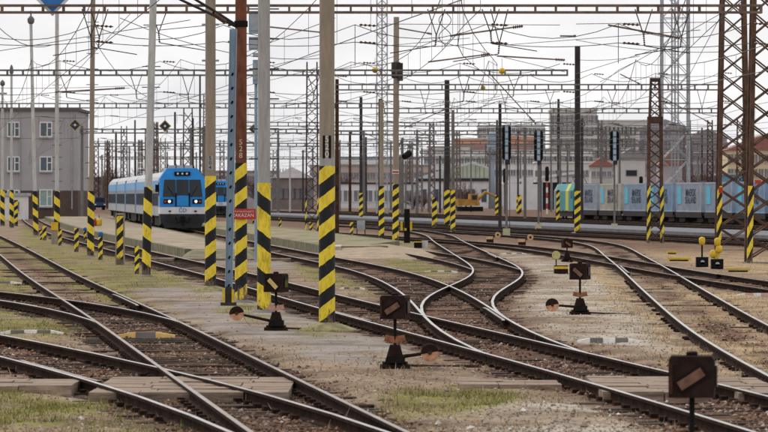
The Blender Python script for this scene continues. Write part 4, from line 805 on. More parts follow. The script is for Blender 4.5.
# ------------------------------------------------------------------ point levers with lanterns
def lever(label, bx, by, arm=(0.6, 0.0, 0.12), disc=None, rz=0.0, bar=OPAL, tilt=35, post=0.63, collar=True, lanternrz=-0.3, z=GZ):
    b = gp(bx, by); root = thing('point_lever', label, 'point lever', b, rz)
    mb = MB(); mb.box((0, 0, 0.03), (0.42, 0.34, 0.07)); mb.prism([(-.15, 0.06), (.15, 0.06), (.07, 0.34), (-.07, 0.34)], -0.11, 0.11); mb.build('base_frame', LAMPB, root)
    mb = MB(); mb.box((0.02, 0, 0.14), (0.24, 0.42, 0.10)); mb.build('axle_box', BLACK, root)
    MB().tube((0, 0, 0.3), (0, 0, post+0.12), 0.022, n=8).build('post', BLACK, root)
    if collar:
        mb = MB(); mb.box((-.07, -.03, 0.42), (0.15, 0.03, 0.09), M=Matrix.Rotation(R(12), 3, 'Y')); mb.box((.07, -.03, 0.42), (0.15, 0.03, 0.09), M=Matrix.Rotation(R(-12), 3, 'Y')); mb.build('collar_plate', ORANGE if bar is not OPALW else PINKW, root)
    mb = MB(); w, d, hh = 0.36, 0.30, 0.30
    mb.prism([(-w/2, 0), (w/2, 0), (w/2, hh), (w/2-.02, hh+.03), (-w/2+.02, hh+.03), (-w/2, hh)], -d/2, d/2)
    lt = mb.build('lantern', LAMPB, root, (0, 0, post+0.1), lanternrz)
    M = Matrix.Rotation(R(-tilt), 3, 'Y')
    mb = MB(); mb.box((0, -d/2-.012, hh/2), (0.22, 0.02, 0.075), M=M); mb.build('white_bar', bar, lt)
    mb = MB(); mb.box((0, -d/2-.006, hh/2), (0.26, 0.012, 0.115), M=M); mb.build('bar_frame', BLACK, lt)
    mb = MB(); mb.lathe([(.05, 0), (.045, .015), (.055, .02), (.03, .035)], 12, c=(0, 0, hh+.03)); mb.build('chimney', LAMPB, lt)
    mb = MB(); mb.box((-w/2+.02, -d/2-.008, hh/2), (.025, .02, hh*.8)); mb.build('hinge', RUSTD, lt)
    MB().path([(0.1, 0.1, 0.05), (0.5, 0.5, 0.02), (1.2, 1.3, -.02)], .018, 5).build('point_rod', RUSTD, root)
    mb = MB(); [mb.tube((a_*.16, b_*.12, .06), (a_*.16, b_*.12, .10), .02, n=6) for a_ in (-1, 1) for b_ in (-1, 1)]; mb.build('anchor_bolts', RUSTD, root)
    mb = MB(); mb.box((w/2+.012, 0, hh/2+.02), (0.02, 0.15, 0.17)); mb.build('side_glass', GLASS, lt)
    if arm:
        a = Vector(arm); st = Vector((0, 0, 0.16)); MB().tube(st, st+a, 0.028, 0.022, 8).build('lever_arm', LAMPB, root)
        c = st+a*1.13; R0 = disc or 0.125
        u = [(R0*math.cos(t), R0*math.sin(t)) for t in np.linspace(R(190), R(370), 13)]; l = [(R0*math.cos(t), R0*math.sin(t)) for t in np.linspace(R(10), R(190), 13)]
        wt = MB(); wt.prism([(c.x+p, c.z+q_) for p, q_ in u], c.y-0.06, c.y+0.06); ww = wt.build('counterweight', mat('peach_paint', (0.75, 0.42, 0.24), 0.7, col2=(0.35, 0.15, 0.08), scale=12), root)
        wt = MB(); wt.prism([(c.x+p, c.z+q_) for p, q_ in l], c.y-0.06, c.y+0.06); wt.build('dark_half', LAMPB, ww)
        wt = MB(); wt.tube((c.x, c.y-.075, c.z), (c.x, c.y+.075, c.z), .03, n=10); wt.build('hub', RUSTD, ww)
    return root
lever('dark lantern lever with an orange bar at the bottom right corner, nearest of all', 692, 500, (0.55, 0.1, -0.02), bar=OPAL, tilt=33, post=0.72, lanternrz=-0.12, collar=False)
lever('dark lantern lever with round counterweight in front of the S-shaped track', 395, 369, (0.43, 0, 0.06), bar=OPAL, tilt=33, post=0.60, lanternrz=-0.25)
lever('lantern lever with pale bar leaning on the rung pole, pink weight at left', 276, 331, (-0.62, -0.1, 0.14), bar=OPALW, tilt=-45, post=0.60, lanternrz=-0.35, disc=0.13)
lever('lantern lever with orange collar on the pale gravel at right', 580, 315, (-0.50, 0, 0.04), bar=OPAL, tilt=-40, post=0.62, lanternrz=-0.35, disc=0.135)
lever('small dark lantern lever in front of the dark crossing track', 567, 262, None, bar=OPAL, tilt=-35, post=0.42, lanternrz=0.2, collar=False)
def ballstand(label, px, py, col, sd, hgt=0.42):
    b = gp(px, py); root = thing('point_machine', label, 'point lever', b)
    mb = MB(); mb.box((0, 0, 0.12), (0.36, 0.3, 0.24)); mb.box((0, 0, .26), (0.22, 0.2, 0.12)); mb.build('housing', LAMPB, root)
    mb = MB(); mb.box((-.03, -.16, 0.27), (0.34, 0.03, 0.15)); mb.build('plate', col, root)
    a = Vector((0, 0, 0.2)); c = Vector((sd*0.40, -.05, hgt)); MB().tube(a, c, 0.022, n=6).build('lever_arm', LAMPB, root)
    mb = MB(); mb.tube(c+Vector((0, -.05, 0)), c+Vector((0, .05, 0)), .15, n=16); dd = mb.build('counterweight', col, root); mb = MB(); mb.tube(c+Vector((0, -.06, 0)), c+Vector((0, -.05, 0)), .06, n=10); mb.build('hub', LAMPB, dd)
PEACH = mat('peach_weight', (0.72, 0.47, 0.26), 0.7, var=.35, scale=14)
ballstand('small point lever with peach weight behind the S-shaped track, left of two', 490, 243, PEACH, 1); ballstand('small point lever with peach weight behind the S-shaped track, right of two', 522, 246, PEACH, 1)
PALEY = mat('pale_yellow_weight', (0.62, 0.53, 0.24), 0.7, var=.35, scale=10)
b = gp(561, 274); root = thing('point_machine', 'low yellow and black point machine with a round weight on pale gravel', 'point lever', b); s = F/b.y
mb = MB(); mb.box((0, 0, .14), (14/s, .3, .26)); mb.build('housing', LAMPB, root); mb = MB(); mb.box((0, -.16, .20), (14/s, .03, .08)); mb.build('yellow_strip', YEL, root)
mb = MB(); mb.box((-13/s, 0, .09), (14/s, .05, .05)); mb.build('rod', PALEY, root); mb = MB(); mb.tube((-5/s, -.2, 19/s), (-5/s, -.1, 19/s), .13, n=16); mb.build('counterweight', PALEY, root); MB().tube((-5/s, -.12, .2), (-5/s, -.12, 18/s), .02, n=6).build('lever_arm', LAMPB, root)
def yellow_stand(label, px, py, balls):
    b = gp(px, py); s = F/b.y; root = thing('yellow_point_lever', label, 'point lever', b)
    mb = MB(); mb.box((0, 0, 5/s), (12/s, .35, 10/s)); mb.box((0, -.2, 3/s), (8/s, .1, 4/s)); mb.build('housing', BLACK, root)
    mb = MB(); mb.tube((0, -.25, 5/s), (0, -.2, 5/s), 0.07, n=10); mb.build('grey_cap', GSTEEL, root)
    for dx, dz in balls:
        MB().tube((dx*.3/s, 0, 9/s), (dx/s, 0, dz/s), .03, n=7).build('lever_arm', BLACK if len(balls) == 1 else YEL, root)
        mb = MB(); mb.lathe([(.03, -.14), (.10, -.10), (.11, 0), (.10, .10), (.03, .14)], 12, c=(dx/s, 0, dz/s)); mb.build('counterweight', YEL, root)
yellow_stand('single yellow ball lever beside the right lattice masts', 702, 267, [(0, 26)]); yellow_stand('point lever with three yellow balls in front of the tall brown mast', 717, 269, [(0.5, 27), (-4, 15), (2, 20)])
for px, py, l, m, lab in ((679, 261, 23, YEL, 'yellow bar on the ground left of the yellow levers'), (738, 272, 24, mat('ochre_bar', (0.60, 0.42, 0.08), .7), 'yellow bar on the ground right of the yellow levers'), (672, 254, 10, YEL, 'short yellow black block behind the yellow bar')):
    b = gp(px, py); s = F/b.y; root = thing('ground_bar', lab, 'bar', b); mb = MB(); mb.box((0, 0, .08), (l/s, .14, .09)); mb.build('bar', m, root); mb = MB(); mb.box((0, 0, .0), (l/s*.8, .2, .1)); mb.build('base', BLACK, root)
b = gp(418, 248); s = F/b.y; root = thing('junction_box', 'black and yellow trackside box right of the black dwarf signal', 'box', b); mb = MB(); mb.box((0, 0, .13), (8/s, .3, .26)); mb.build('case', BLACK, root); mb = MB(); mb.box((0, 0, .28), (8.4/s, .34, .04)); mb.build('lid', YEL, root); mb = MB(); mb.box((7/s, .1, .17), (6/s, .3, .34)); mb.build('concrete_block', WPOLE, root)
# ------------------------------------------------------------------ fouling point markers
def marker(label, px, py, l, cols, h=0.07):
    b = gp(px, py); s = F/b.y; root = thing('fouling_marker', label, 'marker', b); n = len(cols); L = l/s
    for i, c in enumerate(cols):
        x0, x1 = -L/2+L*i/n, -L/2+L*(i+1)/n; e0, e1 = (0.3 if i == 0 else 1), (0.3 if i == n-1 else 1)
        mb = MB(); vs = []
        for x, e in ((x0, e0), (x1-.004, e1)): vs += [(x, -.09, -.05), (x, .09, -.05), (x, .07, h*e), (x, -.07, h*e)]
        mb.add(vs, [(3, 2, 1, 0), (4, 5, 6, 7), (0, 1, 5, 4), (1, 2, 6, 5), (2, 3, 7, 6), (3, 0, 4, 7)]); mb.build('segment', c, root)
MG = mat('marker_grey', (0.20, 0.18, 0.17), .8); MY = mat('marker_ochre', (0.78, 0.52, 0.16), .7, var=.25, scale=9); MW = mat('marker_white', (0.85, 0.82, 0.77), .8, var=.3, scale=9); MP = mat('marker_pink', (0.62, 0.40, 0.31), .8)
marker('ochre and grey marker bar lying between the left tracks', 146, 336, 59, [MY, MG, MY]); marker('white and black marker bar on the gravel at right', 609, 342, 63, [MW, MG, MW, MG, MW]); marker('white and grey marker bar in the grass at the left edge', 31, 334, 66, [MW, MG, MW, MG, MW])
marker('white dashed marker between grass and the S-shaped track', 441, 272, 34, [MW, MG, MW, MG, MW], .045); marker('pink and white marker bar at the right edge', 757, 295, 40, [MW, MP, MW, MP, MW], .045); marker('small white dashed marker behind the pale gravel', 514, 254, 26, [MW, MG, MW, MG, MW], .045); marker('faint white marker at the far left edge', 5, 283, 34, [MW, MG, MW], .045); marker('small white marker right of the big pole', 352, 289, 26, [MW, MG, MP, MG, MW], .045)

# ------------------------------------------------------------------ short striped posts on the left
def spost(label, px, py, w, top, round_=True, cap=None, d=1, m=None):
    b = gp(px, py); s = F/b.y; root = thing('striped_post', label, 'post', b); h = (py-top)/s
    per = max(w*2.0/s, 0.2); hm = m or hazard('hazard_%d_%d_0' % (int(per*100), d), per, 1.0*d)
    mb = MB()
    if round_: mb.tube((0, 0, -.1), (0, 0, h), w/s/2, n=12)
    else: mb.box((0, 0, h/2-.05), (w/s, 0.10, h+.1))
    mb.build('shaft', hm, root)
    if cap: mb = MB(); mb.lathe([(w/s*.5, 0), (w/s*.6, .04), (w/s*.6, .15), (w/s*.35, .2)], 12, c=(0, 0, h)); mb.build('cap', cap, root)
    return root, s, h
BCAP = mat('blue_cap', (0.02, 0.13, 0.30), 0.6)
k, s, h = spost('broad striped board in a pale frame left of the leaning pale pole', 120, 265, 6.4, 216, False)
for dx in (-4.0, 4.0): mb = MB(); mb.box((dx/s, 0.03, h/2), (1.3/s, .14, h+.12)); mb.build('frame_post', CONC_TAN, k)
mb = MB(); mb.box((0, 0.03, h+.07), (9.4/s, .14, .06)); mb.build('frame_top', CONC_TAN, k)
spost('black striped post with blue cap right of the slim brown pole', 100.5, 260, 4.4, 237, True, BCAP); spost('dark striped post left of the leaning pale pole base', 137, 274, 4.6, 246, True); spost('striped post left of the slim brown pole', 76.5, 252, 4.6, 228, True); spost('striped post in front of the yellow box', 60, 245.5, 3.6, 229, True)
spost('striped dark post between the lamp pole and the yellow box', 44.5, 240.5, 4.0, 226, True); spost('short striped stump behind the lamp pole', 41, 240, 2.2, 229, True); spost('small blue capped post behind the slim brown pole', 85, 240, 3.0, 231, True, BCAP)
spost('pale striped post at the left edge by the pale wall', 16, 226, 4.0, 200, True); spost('small striped post far behind the rung pole', 280, 231, 2.6, 218, True); spost('striped post right of the slim lattice mast', 311, 236, 2.8, 222, True); spost('small striped post left of the grey cabinet', 351.5, 241, 3.2, 222, True); spost('short striped post behind the rusty pole', 254, 229, 3.0, 219, True)
spost('striped post in front of the white shed', 519.5, 214, 4.4, 195, True); spost('far striped post left of the tall signal in the middle', 497.5, 215.5, 4.8, 196, True); spost('striped post at the front of the teal locomotive', 558, 222, 3.6, 190, True)
b = gp(57, 244); s = F/b.y; root = thing('cable_box', 'yellow topped trackside box at the foot of the slim pale pole', 'box', (b.x, b.y-1.5, GZ)); mb = MB(); mb.box((0, 0, 8/s), (6/s, .3, 16/s)); mb.build('case', CONC_TAN, root); mb = MB(); mb.box((.02, -.17, 18/s), (7/s, .06, 8/s)); mb.build('yellow_plate', YEL, root)
b = gp(361, 240); s = F/b.y; root = thing('cabinet', 'small grey trackside cabinet on dark legs', 'cabinet', b); mb = MB(); mb.box((0, 0, 15/s), (8/s, .35, 9/s)); mb.build('case', GSTEEL, root)
for dx in (-4, 4): mb = MB(); mb.box((dx/s, 0, 9/s), (1/s, .3, 18/s)); mb.build('leg', DSTEEL, root)
for px, py, c, lab in ((94, 226, REDS, 'small red lamp on the platform by the train'), (99, 226, YEL, 'small yellow lamp on the platform by the train')):
    b = gp(px, py, .2); s = F/b.y; root = thing('tail_lamp', lab, 'lamp', b); mb = MB(); mb.lathe([(.16, 0), (.2, .1), (.2, .4), (.1, .55)], 10); mb.build('case', c, root); mb = MB(); mb.tube((0, 0, .5), (0, 0, .75), .03, n=6); mb.build('handle', BLACK, root)
# ------------------------------------------------------------------ blue passenger train
TBLUE = mat('train_blue', (0.012, 0.26, 0.70), 0.4, var=0.2, scale=1.5, spec=0.3); TLB = mat('train_light_blue', (0.22, 0.42, 0.68), 0.6, var=0.2, scale=1.0, spec=0.1)
TSIL = mat('train_silver', (0.55, 0.56, 0.58), 0.45, var=0.3, scale=0.8); TGREY = mat('train_grey', (0.27, 0.29, 0.33), 0.6, var=0.25, scale=1, spec=0.1); TWH = mat('train_white', (0.72, 0.73, 0.75), 0.4, var=0.2, scale=1.2)
UNDER = mat('underframe', (0.03, 0.027, 0.025), 0.8, var=0.4, scale=3)
LIT = bpy.data.materials.new('headlight_glow'); LIT.use_nodes = True; LIT.node_tree.nodes['Principled BSDF'].inputs['Emission Color'].default_value = (1, 0.9, 0.6, 1); LIT.node_tree.nodes['Principled BSDF'].inputs['Emission Strength'].default_value = 0.9
def car_body(root, y0, y1, w=2.82, cab=False):
    hw = w/2
    def band(z0, z1, m, nm, ins=0.0):
        for sx in (-1, 1): mb = MB(); mb.box((sx*(hw-.03-ins), (y0+y1)/2, (z0+z1)/2), (.06, y1-y0, z1-z0)); mb.build(nm, m, root)
    band(0.95, 1.55, mat('train_lower', (.42, .43, .45), .6, var=.35, scale=.9, spec=.1), 'lower_side'); band(1.552, 2.75, TGREY, 'window_band', .006); band(2.752, 3.35, TLB, 'upper_side')
    mb = MB(); mb.prism([(-hw, 3.252), (hw, 3.252), (hw-.12, 3.6), (hw-.45, 3.92), (0, 4.05), (-hw+.45, 3.92), (-hw+.12, 3.6)], y0, y1); mb.build('roof', TSIL, root)
    mb = MB(); mb.box((0, (y0+y1)/2, 0.98), (w-.14, y1-y0-.1, .2)); mb.box((0, (y0+y1)/2, 2.1), (w-.2, y1-y0-.3, 2.2)); mb.build('interior', UNDER, root)
    L = y1-y0; n = int(L/2.4); wm = MB(); wm.box((0, 0, 0), (.05, 1.5, .85)); wme = wm.mesh('window', mat('coach_glass', (.018, .022, .028), .6, spec=0.0))
    for i in range(n):
        for sx in (-1, 1):
            o = link('window', wme, root, (sx*(hw-.018), y0+1.6+(L-3.2)*i/(n-1), 2.05))
    for yy in (y0+3.4, y1-3.4):
        mb = MB(); mb.box((0, yy, .62), (2.5, 3.0, .5)); [mb.tube((-.78*q, yy+d, .46), (-.70*q, yy+d, .46), .46, n=14) for q in (-1, 1) for d in (-1.25, 1.25)]; mb.build('bogie', UNDER, root)
    mb = MB(); mb.box((0, (y0+y1)/2, .55), (2.3, L*.4, .6)); mb.build('equipment_box', UNDER, root)
def cab_front(root, w=3.02):
    # octagonal face looking to -y; rings from the nose back to the body
    def ring(y, hw, zb, zs, zt, tw): return [(-hw, y, zb), (hw, y, zb), (hw, y, zs), (tw, y, zt), (-tw, y, zt), (-hw, y, zs)]
    hw = w/2; A = ring(0.0, hw, 1.55, 2.2, 2.2, hw); mb = MB()
    lower = [(-hw, 0, 1.56), (hw, 0, 1.56), (hw, 0, 2.2), (-hw, 0, 2.2)]
    B = [(-hw, 0.5, 3.45), (-hw+.50, .72, 4.14), (hw-.50, .72, 4.14), (hw, .5, 3.45)]
    vs = lower+B+[(-hw, 2.6, 1.56), (hw, 2.6, 1.56), (hw, 2.6, 3.45), (hw-.5, 2.6, 4.16), (-hw+.5, 2.6, 4.16), (-hw, 2.6, 3.45)]
    mb.add(vs, [(0, 1, 2, 3), (3, 2, 7, 4), (4, 7, 6, 5), (1, 9, 10, 7, 2), (0, 3, 4, 13, 8), (4, 5, 12, 13), (5, 6, 11, 12), (6, 7, 10, 11)])
    mb.build('cab_shell', TBLUE, root)
    # windscreen panes lie on the sloped face (from z 2.2,y 0 to z 3.45,y .75)
    sl_ = lambda x, z, d=0.0: (x, (z-2.2)*0.4-d, z)
    for x0, x1, nm, zlo, m in ((-1.32, -.46, 'windscreen', 2.25, GLASS), (.46, 1.32, 'windscreen', 2.25, GLASS), (-.40, .40, 'centre_window', 2.35, GLASS)):
        mb = MB(); zh = 3.38; P = [(x0, zlo), (x1, zlo), (x1 if x1 < 1 else 1.20, zh), (x0 if x0 > -1 else -1.20, zh)]
        mb.add([sl_(x, z, .05) for x, z in P]+[sl_(x, z, -.02) for x, z in P], [(3, 2, 1, 0)[::-1], (0, 4, 5, 1)[::-1], (1, 5, 6, 2)[::-1], (2, 6, 7, 3)[::-1], (3, 7, 4, 0)[::-1]]); mb.build(nm, m, root)
    mb = MB(); mb.box((0, -.02, 1.95), (.78, .06, .62)); mb.build('front_door_panel', mat('door_blue', (0.02, 0.30, 0.75), .35), root)
    for sx in (-.62, .62):
        mb = MB(); mb.box((sx*0.72, -.02, 2.05), (.10, .05, .9)); mb.build('black_pillar', BLACK, root)
        mb = MB(); mb.box((sx*1.55, -.02, 1.93), (.62, .05, .30)); hl = mb.build('lamp_cluster', BLACK, root)
        mb = MB(); mb.tube((sx*1.42, -.10, 1.93), (sx*1.42, -.03, 1.93), .095, n=14); mb.build('headlight', LIT, hl)
        mb = MB(); mb.tube((sx*1.85, -.08, 1.93), (sx*1.85, -.03, 1.93), .08, n=12); mb.build('tail_light', REDS, hl)
    mb = MB(); mb.prism([(-hw, 1.10), (hw, 1.10), (hw+.01, 1.55), (-hw-.01, 1.55)], -.03, 2.6); mb.build('white_apron', TWH, root)
    lettering('ČD', 0.36, mat('logo_blue', (.02, .12, .42), .5), root, (0, -.045, 1.33))
    for sx in (-.85, .85): mb = MB(); mb.box((sx, -.05, 1.28), (.16, .05, .10)); mb.build('socket', BLACK, root)
    mb = MB(); mb.prism([(-hw+.05, .5), (hw-.05, .5), (hw-.02, 1.09), (-hw+.02, 1.09)], -.02, 2.5); mb.build('bumper_beam', mat('bumper_grey', (.045, .05, .06), .7, spec=.1), root)
    for sx in (-.88, .88):
        mb = MB(); mb.tube((sx, -.62, .86), (sx, -.05, .86), .12, n=12); mb.tube((sx, -.68, .86), (sx, -.62, .86), .26, n=16); mb.build('buffer', UNDER, root)
    mb = MB(); mb.box((0, -.2, .8), (.3, .4, .3)); mb.tube((0, -.3, .7), (0, -.34, .3), .06, n=6); mb.build('coupler', BLACK, root)
    mb = MB(); mb.prism([(-1.2, .18), (1.2, .18), (1.35, .5), (-1.35, .5)], -.05, .1); mb.build('snow_plough', mat('plough_grey', (.05, .05, .052), .8, spec=.1), root)
    mb = MB(); mb.box((0, .62, 3.78), (1.05, .3, .26)); dd = mb.build('destination_display', BLACK, root)
    for i, c in enumerate((WHITE, WHITE, WHITE)): mb = MB(); mb.tube(((i-1)*.30, 0.44, 3.78), ((i-1)*.30, .475, 3.78), .07, n=10); mb.build('top_lamp', c, dd)
    for x0_, x1_ in ((-.55, -1.0), (.55, 1.0)): mb = MB(); mb.path([sl_(x0_, 2.24, .09), sl_(x1_, 2.95, .09)], .018, 4); mb.build('wiper', BLACK, root)
    for x_ in (-.45, .45): mb = MB(); mb.path([(x_, -.08, .9), (x_*.8, -.25, .5), (x_*.3, -.3, .62)], .03, 5); mb.build('brake_hose', BLACK, root)
    for sx in (-.95, -.35, .2, .9): mb = MB(); mb.tube((sx, 2.2, 4.12), (sx*.9, 2.2, 4.42), .03, n=5); mb.build('roof_antenna', BLACK, root)
    mb = MB(); mb.box((0, 3.5, 4.2), (1.6, 1.2, .3)); mb.build('roof_unit', TSIL, root)
    for sx in (-1, 1): mb = MB(); mb.box((sx*(hw+.03), 1.55, 2.75), (.04, .8, .9)); mb.build('cab_side_window', GLASS, root); mb = MB(); mb.box((sx*(hw+.17), .75, 2.8), (.22, .08, .5)); mb.build('mirror', BLACK, root)
def passenger_train(label, px, py, fn, cars=3):
    b = gp(px, py, 0.0); Y = b.y; sl_ = float(fn(Y+40)-fn(Y))/40.0; rz = -math.atan(sl_)
    root = thing('passenger_train', label, 'train', (float(fn(Y)), Y, 0), rz)
    cab_front(root); y = 2.6
    for i in range(cars):
        L = 22.0 if i == 0 else 24.5
        car_body(root, y, y+L); y += L
        if i < cars-1: mb = MB(); mb.box((0, y+.5, 2.3), (2.2, 1.0, 2.6)); mb.build('gangway', BLACK, root); mb = MB(); mb.box((-1.36, y-1.0, 2.3), (.12, 1.3, 2.5)); mb.build('door', TBLUE, root); y += 1.0
    return root
passenger_train('blue and silver passenger train with lit headlights beside the low platform', 181, 230.5, lambda y: float(txf('P', np.array(min(y, 400)))), 5)
passenger_train('second blue train farther back, mostly hidden behind the striped poles', 221, 214.8, lambda y: 26.4-0.095*y, 2)
# parked vehicles between building and train
def van(label, px, py, body, low):
    b = gp(px, py); s = F/b.y; root = thing('parked_van', label, 'van', b, 0.15)
    mb = MB(); mb.prism([(-1.0, .5), (1.0, .5), (1.0, 1.3), (.85, 2.2), (-.85, 2.2), (-1.0, 1.3)], 0, 4.6); mb.build('body', body, root)
    mb = MB(); mb.prism([(-.84, 1.35), (.84, 1.35), (.74, 2.05), (-.74, 2.05)], -.02, .0); mb.build('windscreen', GLASS, root); mb = MB(); mb.box((0, -.06, .6), (2.0, .12, .32)); mb.build('bumper', low, root)
    for sx in (-.8, .8):
        mb = MB(); mb.box((sx, -.03, .95), (.3, .05, .2)); mb.build('headlight', WHITE, root)
        for yy in (.8, 3.7): mb = MB(); mb.tube((sx-.12, yy, .34), (sx+.12, yy, .34), .34, n=14); mb.build('wheel', BLACK, root)
van('dark blue van parked between the grey building and the train', 100, 210, mat('van_blue', (.03, .06, .16), .4), BLACK); van('white van with red band left of the train', 99, 205.5, WHITE, REDS); van('pale blue van beside the grey building corner', 83, 209, mat('van_pale', (.30, .45, .60), .4), BLACK)

# ------------------------------------------------------------------ container train
def container(root_lab, y, col, logo=True):
    o = thing('shipping_container', root_lab, 'container')
    return o
CB = [mat('container_grey', (0.40, 0.45, 0.52), .6, var=.3, scale=.8), mat('container_beige', (0.54, 0.51, 0.44), .6, var=.3, scale=.8), mat('container_bluegrey', (0.34, 0.43, 0.54), .6, var=.3, scale=.8), mat('container_lightblue', (0.29, 0.41, 0.56), .6, var=.3, scale=.8)]
CYAN = mat('cyan_square', (0.08, 0.50, 0.68), .5); NAVY = mat('container_letters', (.03, .05, .10), .6)
X0F = 76.7; CZ = -0.30; rzF = math.atan(-DSL); CL = 10.2
def on_track(Y): return Vector((X0F+DSL*Y, Y, CZ))
tm1 = text_mesh('MAERSK', 0.92, bold=.004); tm2 = text_mesh('SEALAND', 0.84, bold=.004)
for m_ in (tm1, tm2): m_.materials.clear(); m_.materials.append(NAVY)
side = MB(); n = 26
for sgn in (-1, 1):
    for i in range(n): side.box((sgn*1.19, -CL/2+.15+(CL-.3)*(i+.5)/n, 1.3), (.05, (CL-.3)/n*.5, 2.3))
side.box((0, 0, 1.3), (2.36, CL-.1, 2.5))
frm = MB()
for sx in (-1, 1):
    for sy in (-1, 1): frm.box((sx*1.16, sy*(CL/2-.06), 1.3), (.14, .14, 2.6))
    for zq in (.07, 2.53): frm.box((sx*1.16, 0, zq), (.12, CL-.26, .13))
for sy in (-1, 1):
    for zq in (.07, 2.53): frm.box((0, sy*(CL/2-.06), zq), (2.18, .12, .13))
cmesh = {}
spots = ['grey container next to the teal locomotive', 'beige container second from the locomotive', 'blue grey container under the rightmost tall signal', 'pale blue container left of the brown lattice mast', 'container hidden behind the brown lattice mast', 'pale container behind the white tower legs', 'light blue container right of the white tower', 'grey container behind the tall brown mast', 'grey blue container near the right edge', 'last container cut by the right edge']
ctop = 1.18
wag = MB(); wag.box((0, 0, 1.02), (2.5, CL+.6, .28)); wag.box((-1.2, 0, .92), (.08, CL+.6, .42)); wag.box((1.2, 0, .92), (.08, CL+.6, .42)); wmesh = wag.mesh('wagon_deck', UNDER)
bog = MB(); bog.box((0, 0, .5), (2.0, 2.4, .35)); [bog.tube((q*.68, d, .46), (q*.78, d, .46), .46, n=14) for q in (-1, 1) for d in (-.9, .9)]; bmesh_ = bog.mesh('bogie', UNDER)
buf = MB(); [buf.tube((q*.87, CL/2+.3, 1.0), (q*.87, CL/2+.75, 1.0), .16, n=10) for q in (-1, 1)]; fmesh = buf.mesh('buffers', UNDER)
yb_ = 399.0
for i, lab in enumerate(spots):
    Y = yb_-i*(CL+1.6); p = on_track(Y)
    wgn = thing('flat_wagon', lab.replace('container', 'container load')+', the flat wagon beneath it', 'wagon', p, rzF, 'wagons of the container train'); link('deck', wmesh, wgn)
    link('bogie', bmesh_, wgn, (0, CL/2-1.4, 0)); link('bogie', bmesh_, wgn, (0, -CL/2+1.4, 0)); link('buffers', fmesh, wgn)
    c = [0, 1, 2, 3, 0, 2, 3, 3, 2, 0][i]
    cn = thing('shipping_container', lab, 'container', (p.x, p.y, p.z+ctop), rzF, 'containers on the train')
    if c not in cmesh: cmesh[c] = (side.mesh('corrugated_walls', CB[c]), frm.mesh('corner_frame', CB[c]))
    link('corrugated_walls', cmesh[c][0], cn); link('corner_frame', cmesh[c][1], cn)
    mb = MB(); mb.box((-1.235, 3.7, 1.45), (.03, 1.5, 1.5)); mb.build('cyan_square', CYAN, cn)
    for me_, z in ((tm1, 1.68), (tm2, 1.02)) if i != 5 else ():
        o = link('lettering', me_, cn, (-1.24, -.9, z)); o.rotation_euler = (R(90), 0, R(-90)); o.scale = (1.25, 1, 1)
# teal locomotive at the left end of the container train
p = on_track(yb_+CL/2+6.6); lo = thing('locomotive', 'teal locomotive with yellow stripe at the head of the container train', 'locomotive', p, rzF); lo.scale = (1, 0.70, 1)
TEAL = mat('loco_teal', (.03, .26, .27), .45, var=.2, scale=1); LYEL = mat('loco_yellow', (.62, .62, .05), .45); LGR = mat('loco_grey', (.36, .40, .36), .5)
def shell(y0, y1, m, nm, g=0): mb = MB(); mb.prism([(-1.48-g, 1.1), (1.48+g, 1.1), (1.48+g, 3.1), (1.1+g, 3.85+g), (-1.1-g, 3.85+g), (-1.48-g, 3.1)], y0, y1); return mb.build(nm, m, lo)
shell(-8, -4.5, TEAL, 'body'); shell(-4.49, -2.2, LYEL, 'yellow_stripe', .004); shell(-2.19, 6.2, TEAL, 'body'); shell(6.21, 7.6, LGR, 'cab_end', -.05)
mb = MB(); mb.box((0, 0, .75), (2.7, 14, .5)); [mb.tube((q*.68, d, .55), (q*.8, d, .55), .55, n=14) for q in (-1, 1) for d in (-5.5, -3, 3, 5.5)]; mb.build('underframe', UNDER, lo)
for yy in (-6.8, 5.4): mb = MB(); mb.box((-1.45, yy, 2.75), (.1, 1.2, .8)); mb.build('side_window', GLASS, lo)
mb = MB(); mb.box((0, -8.03, 2.8), (2.0, .06, .8)); mb.build('windscreen', GLASS, lo); mb = MB(); mb.path([(-.6, -3, 3.9), (-.6, -1, 4.5), (.6, -1, 4.5), (.6, -3, 3.9)], .04, 5); mb.build('pantograph', DSTEEL, lo)
# small orange work machine by the hall
b = gp(470, 212); root = thing('excavator', 'orange excavator parked before the hall', 'vehicle', b, .3); ORM = mat('machine_orange', (.50, .26, .05), .7, var=.4, scale=1.5)
mb = MB(); mb.box((0, 0, .45), (3.4, 2.4, .7)); mb.build('crawler', BLACK, root)
mb = MB(); mb.prism([(-2.2, .95), (1.2, .95), (1.2, 1.5), (-.4, 1.9), (-2.2, 2.0)], -1.1, 1.1); mb.build('body', ORM, root)
mb = MB(); mb.prism([(-.4, 1.52), (1.1, 1.52), (.9, 2.75), (-.3, 2.75)], -1.08, -.1); cbn = mb.build('cab', ORM, root); mb = MB(); mb.box((.35, -1.1, 2.2), (.8, .04, .7)); mb.build('cab_window', GLASS, cbn)
mb = MB(); mb.path([(.9, .4, 1.5), (2.6, .4, 3.0), (4.2, .4, 2.4), (4.6, .4, .9)], [.28, .24, .2, .16], 6); mb.build('boom', ORM, root)
mb = MB(); mb.prism([(4.2, .3), (5.0, .3), (5.1, .9), (4.3, 1.0)], .0, .8); mb.build('bucket', RUSTD, root)

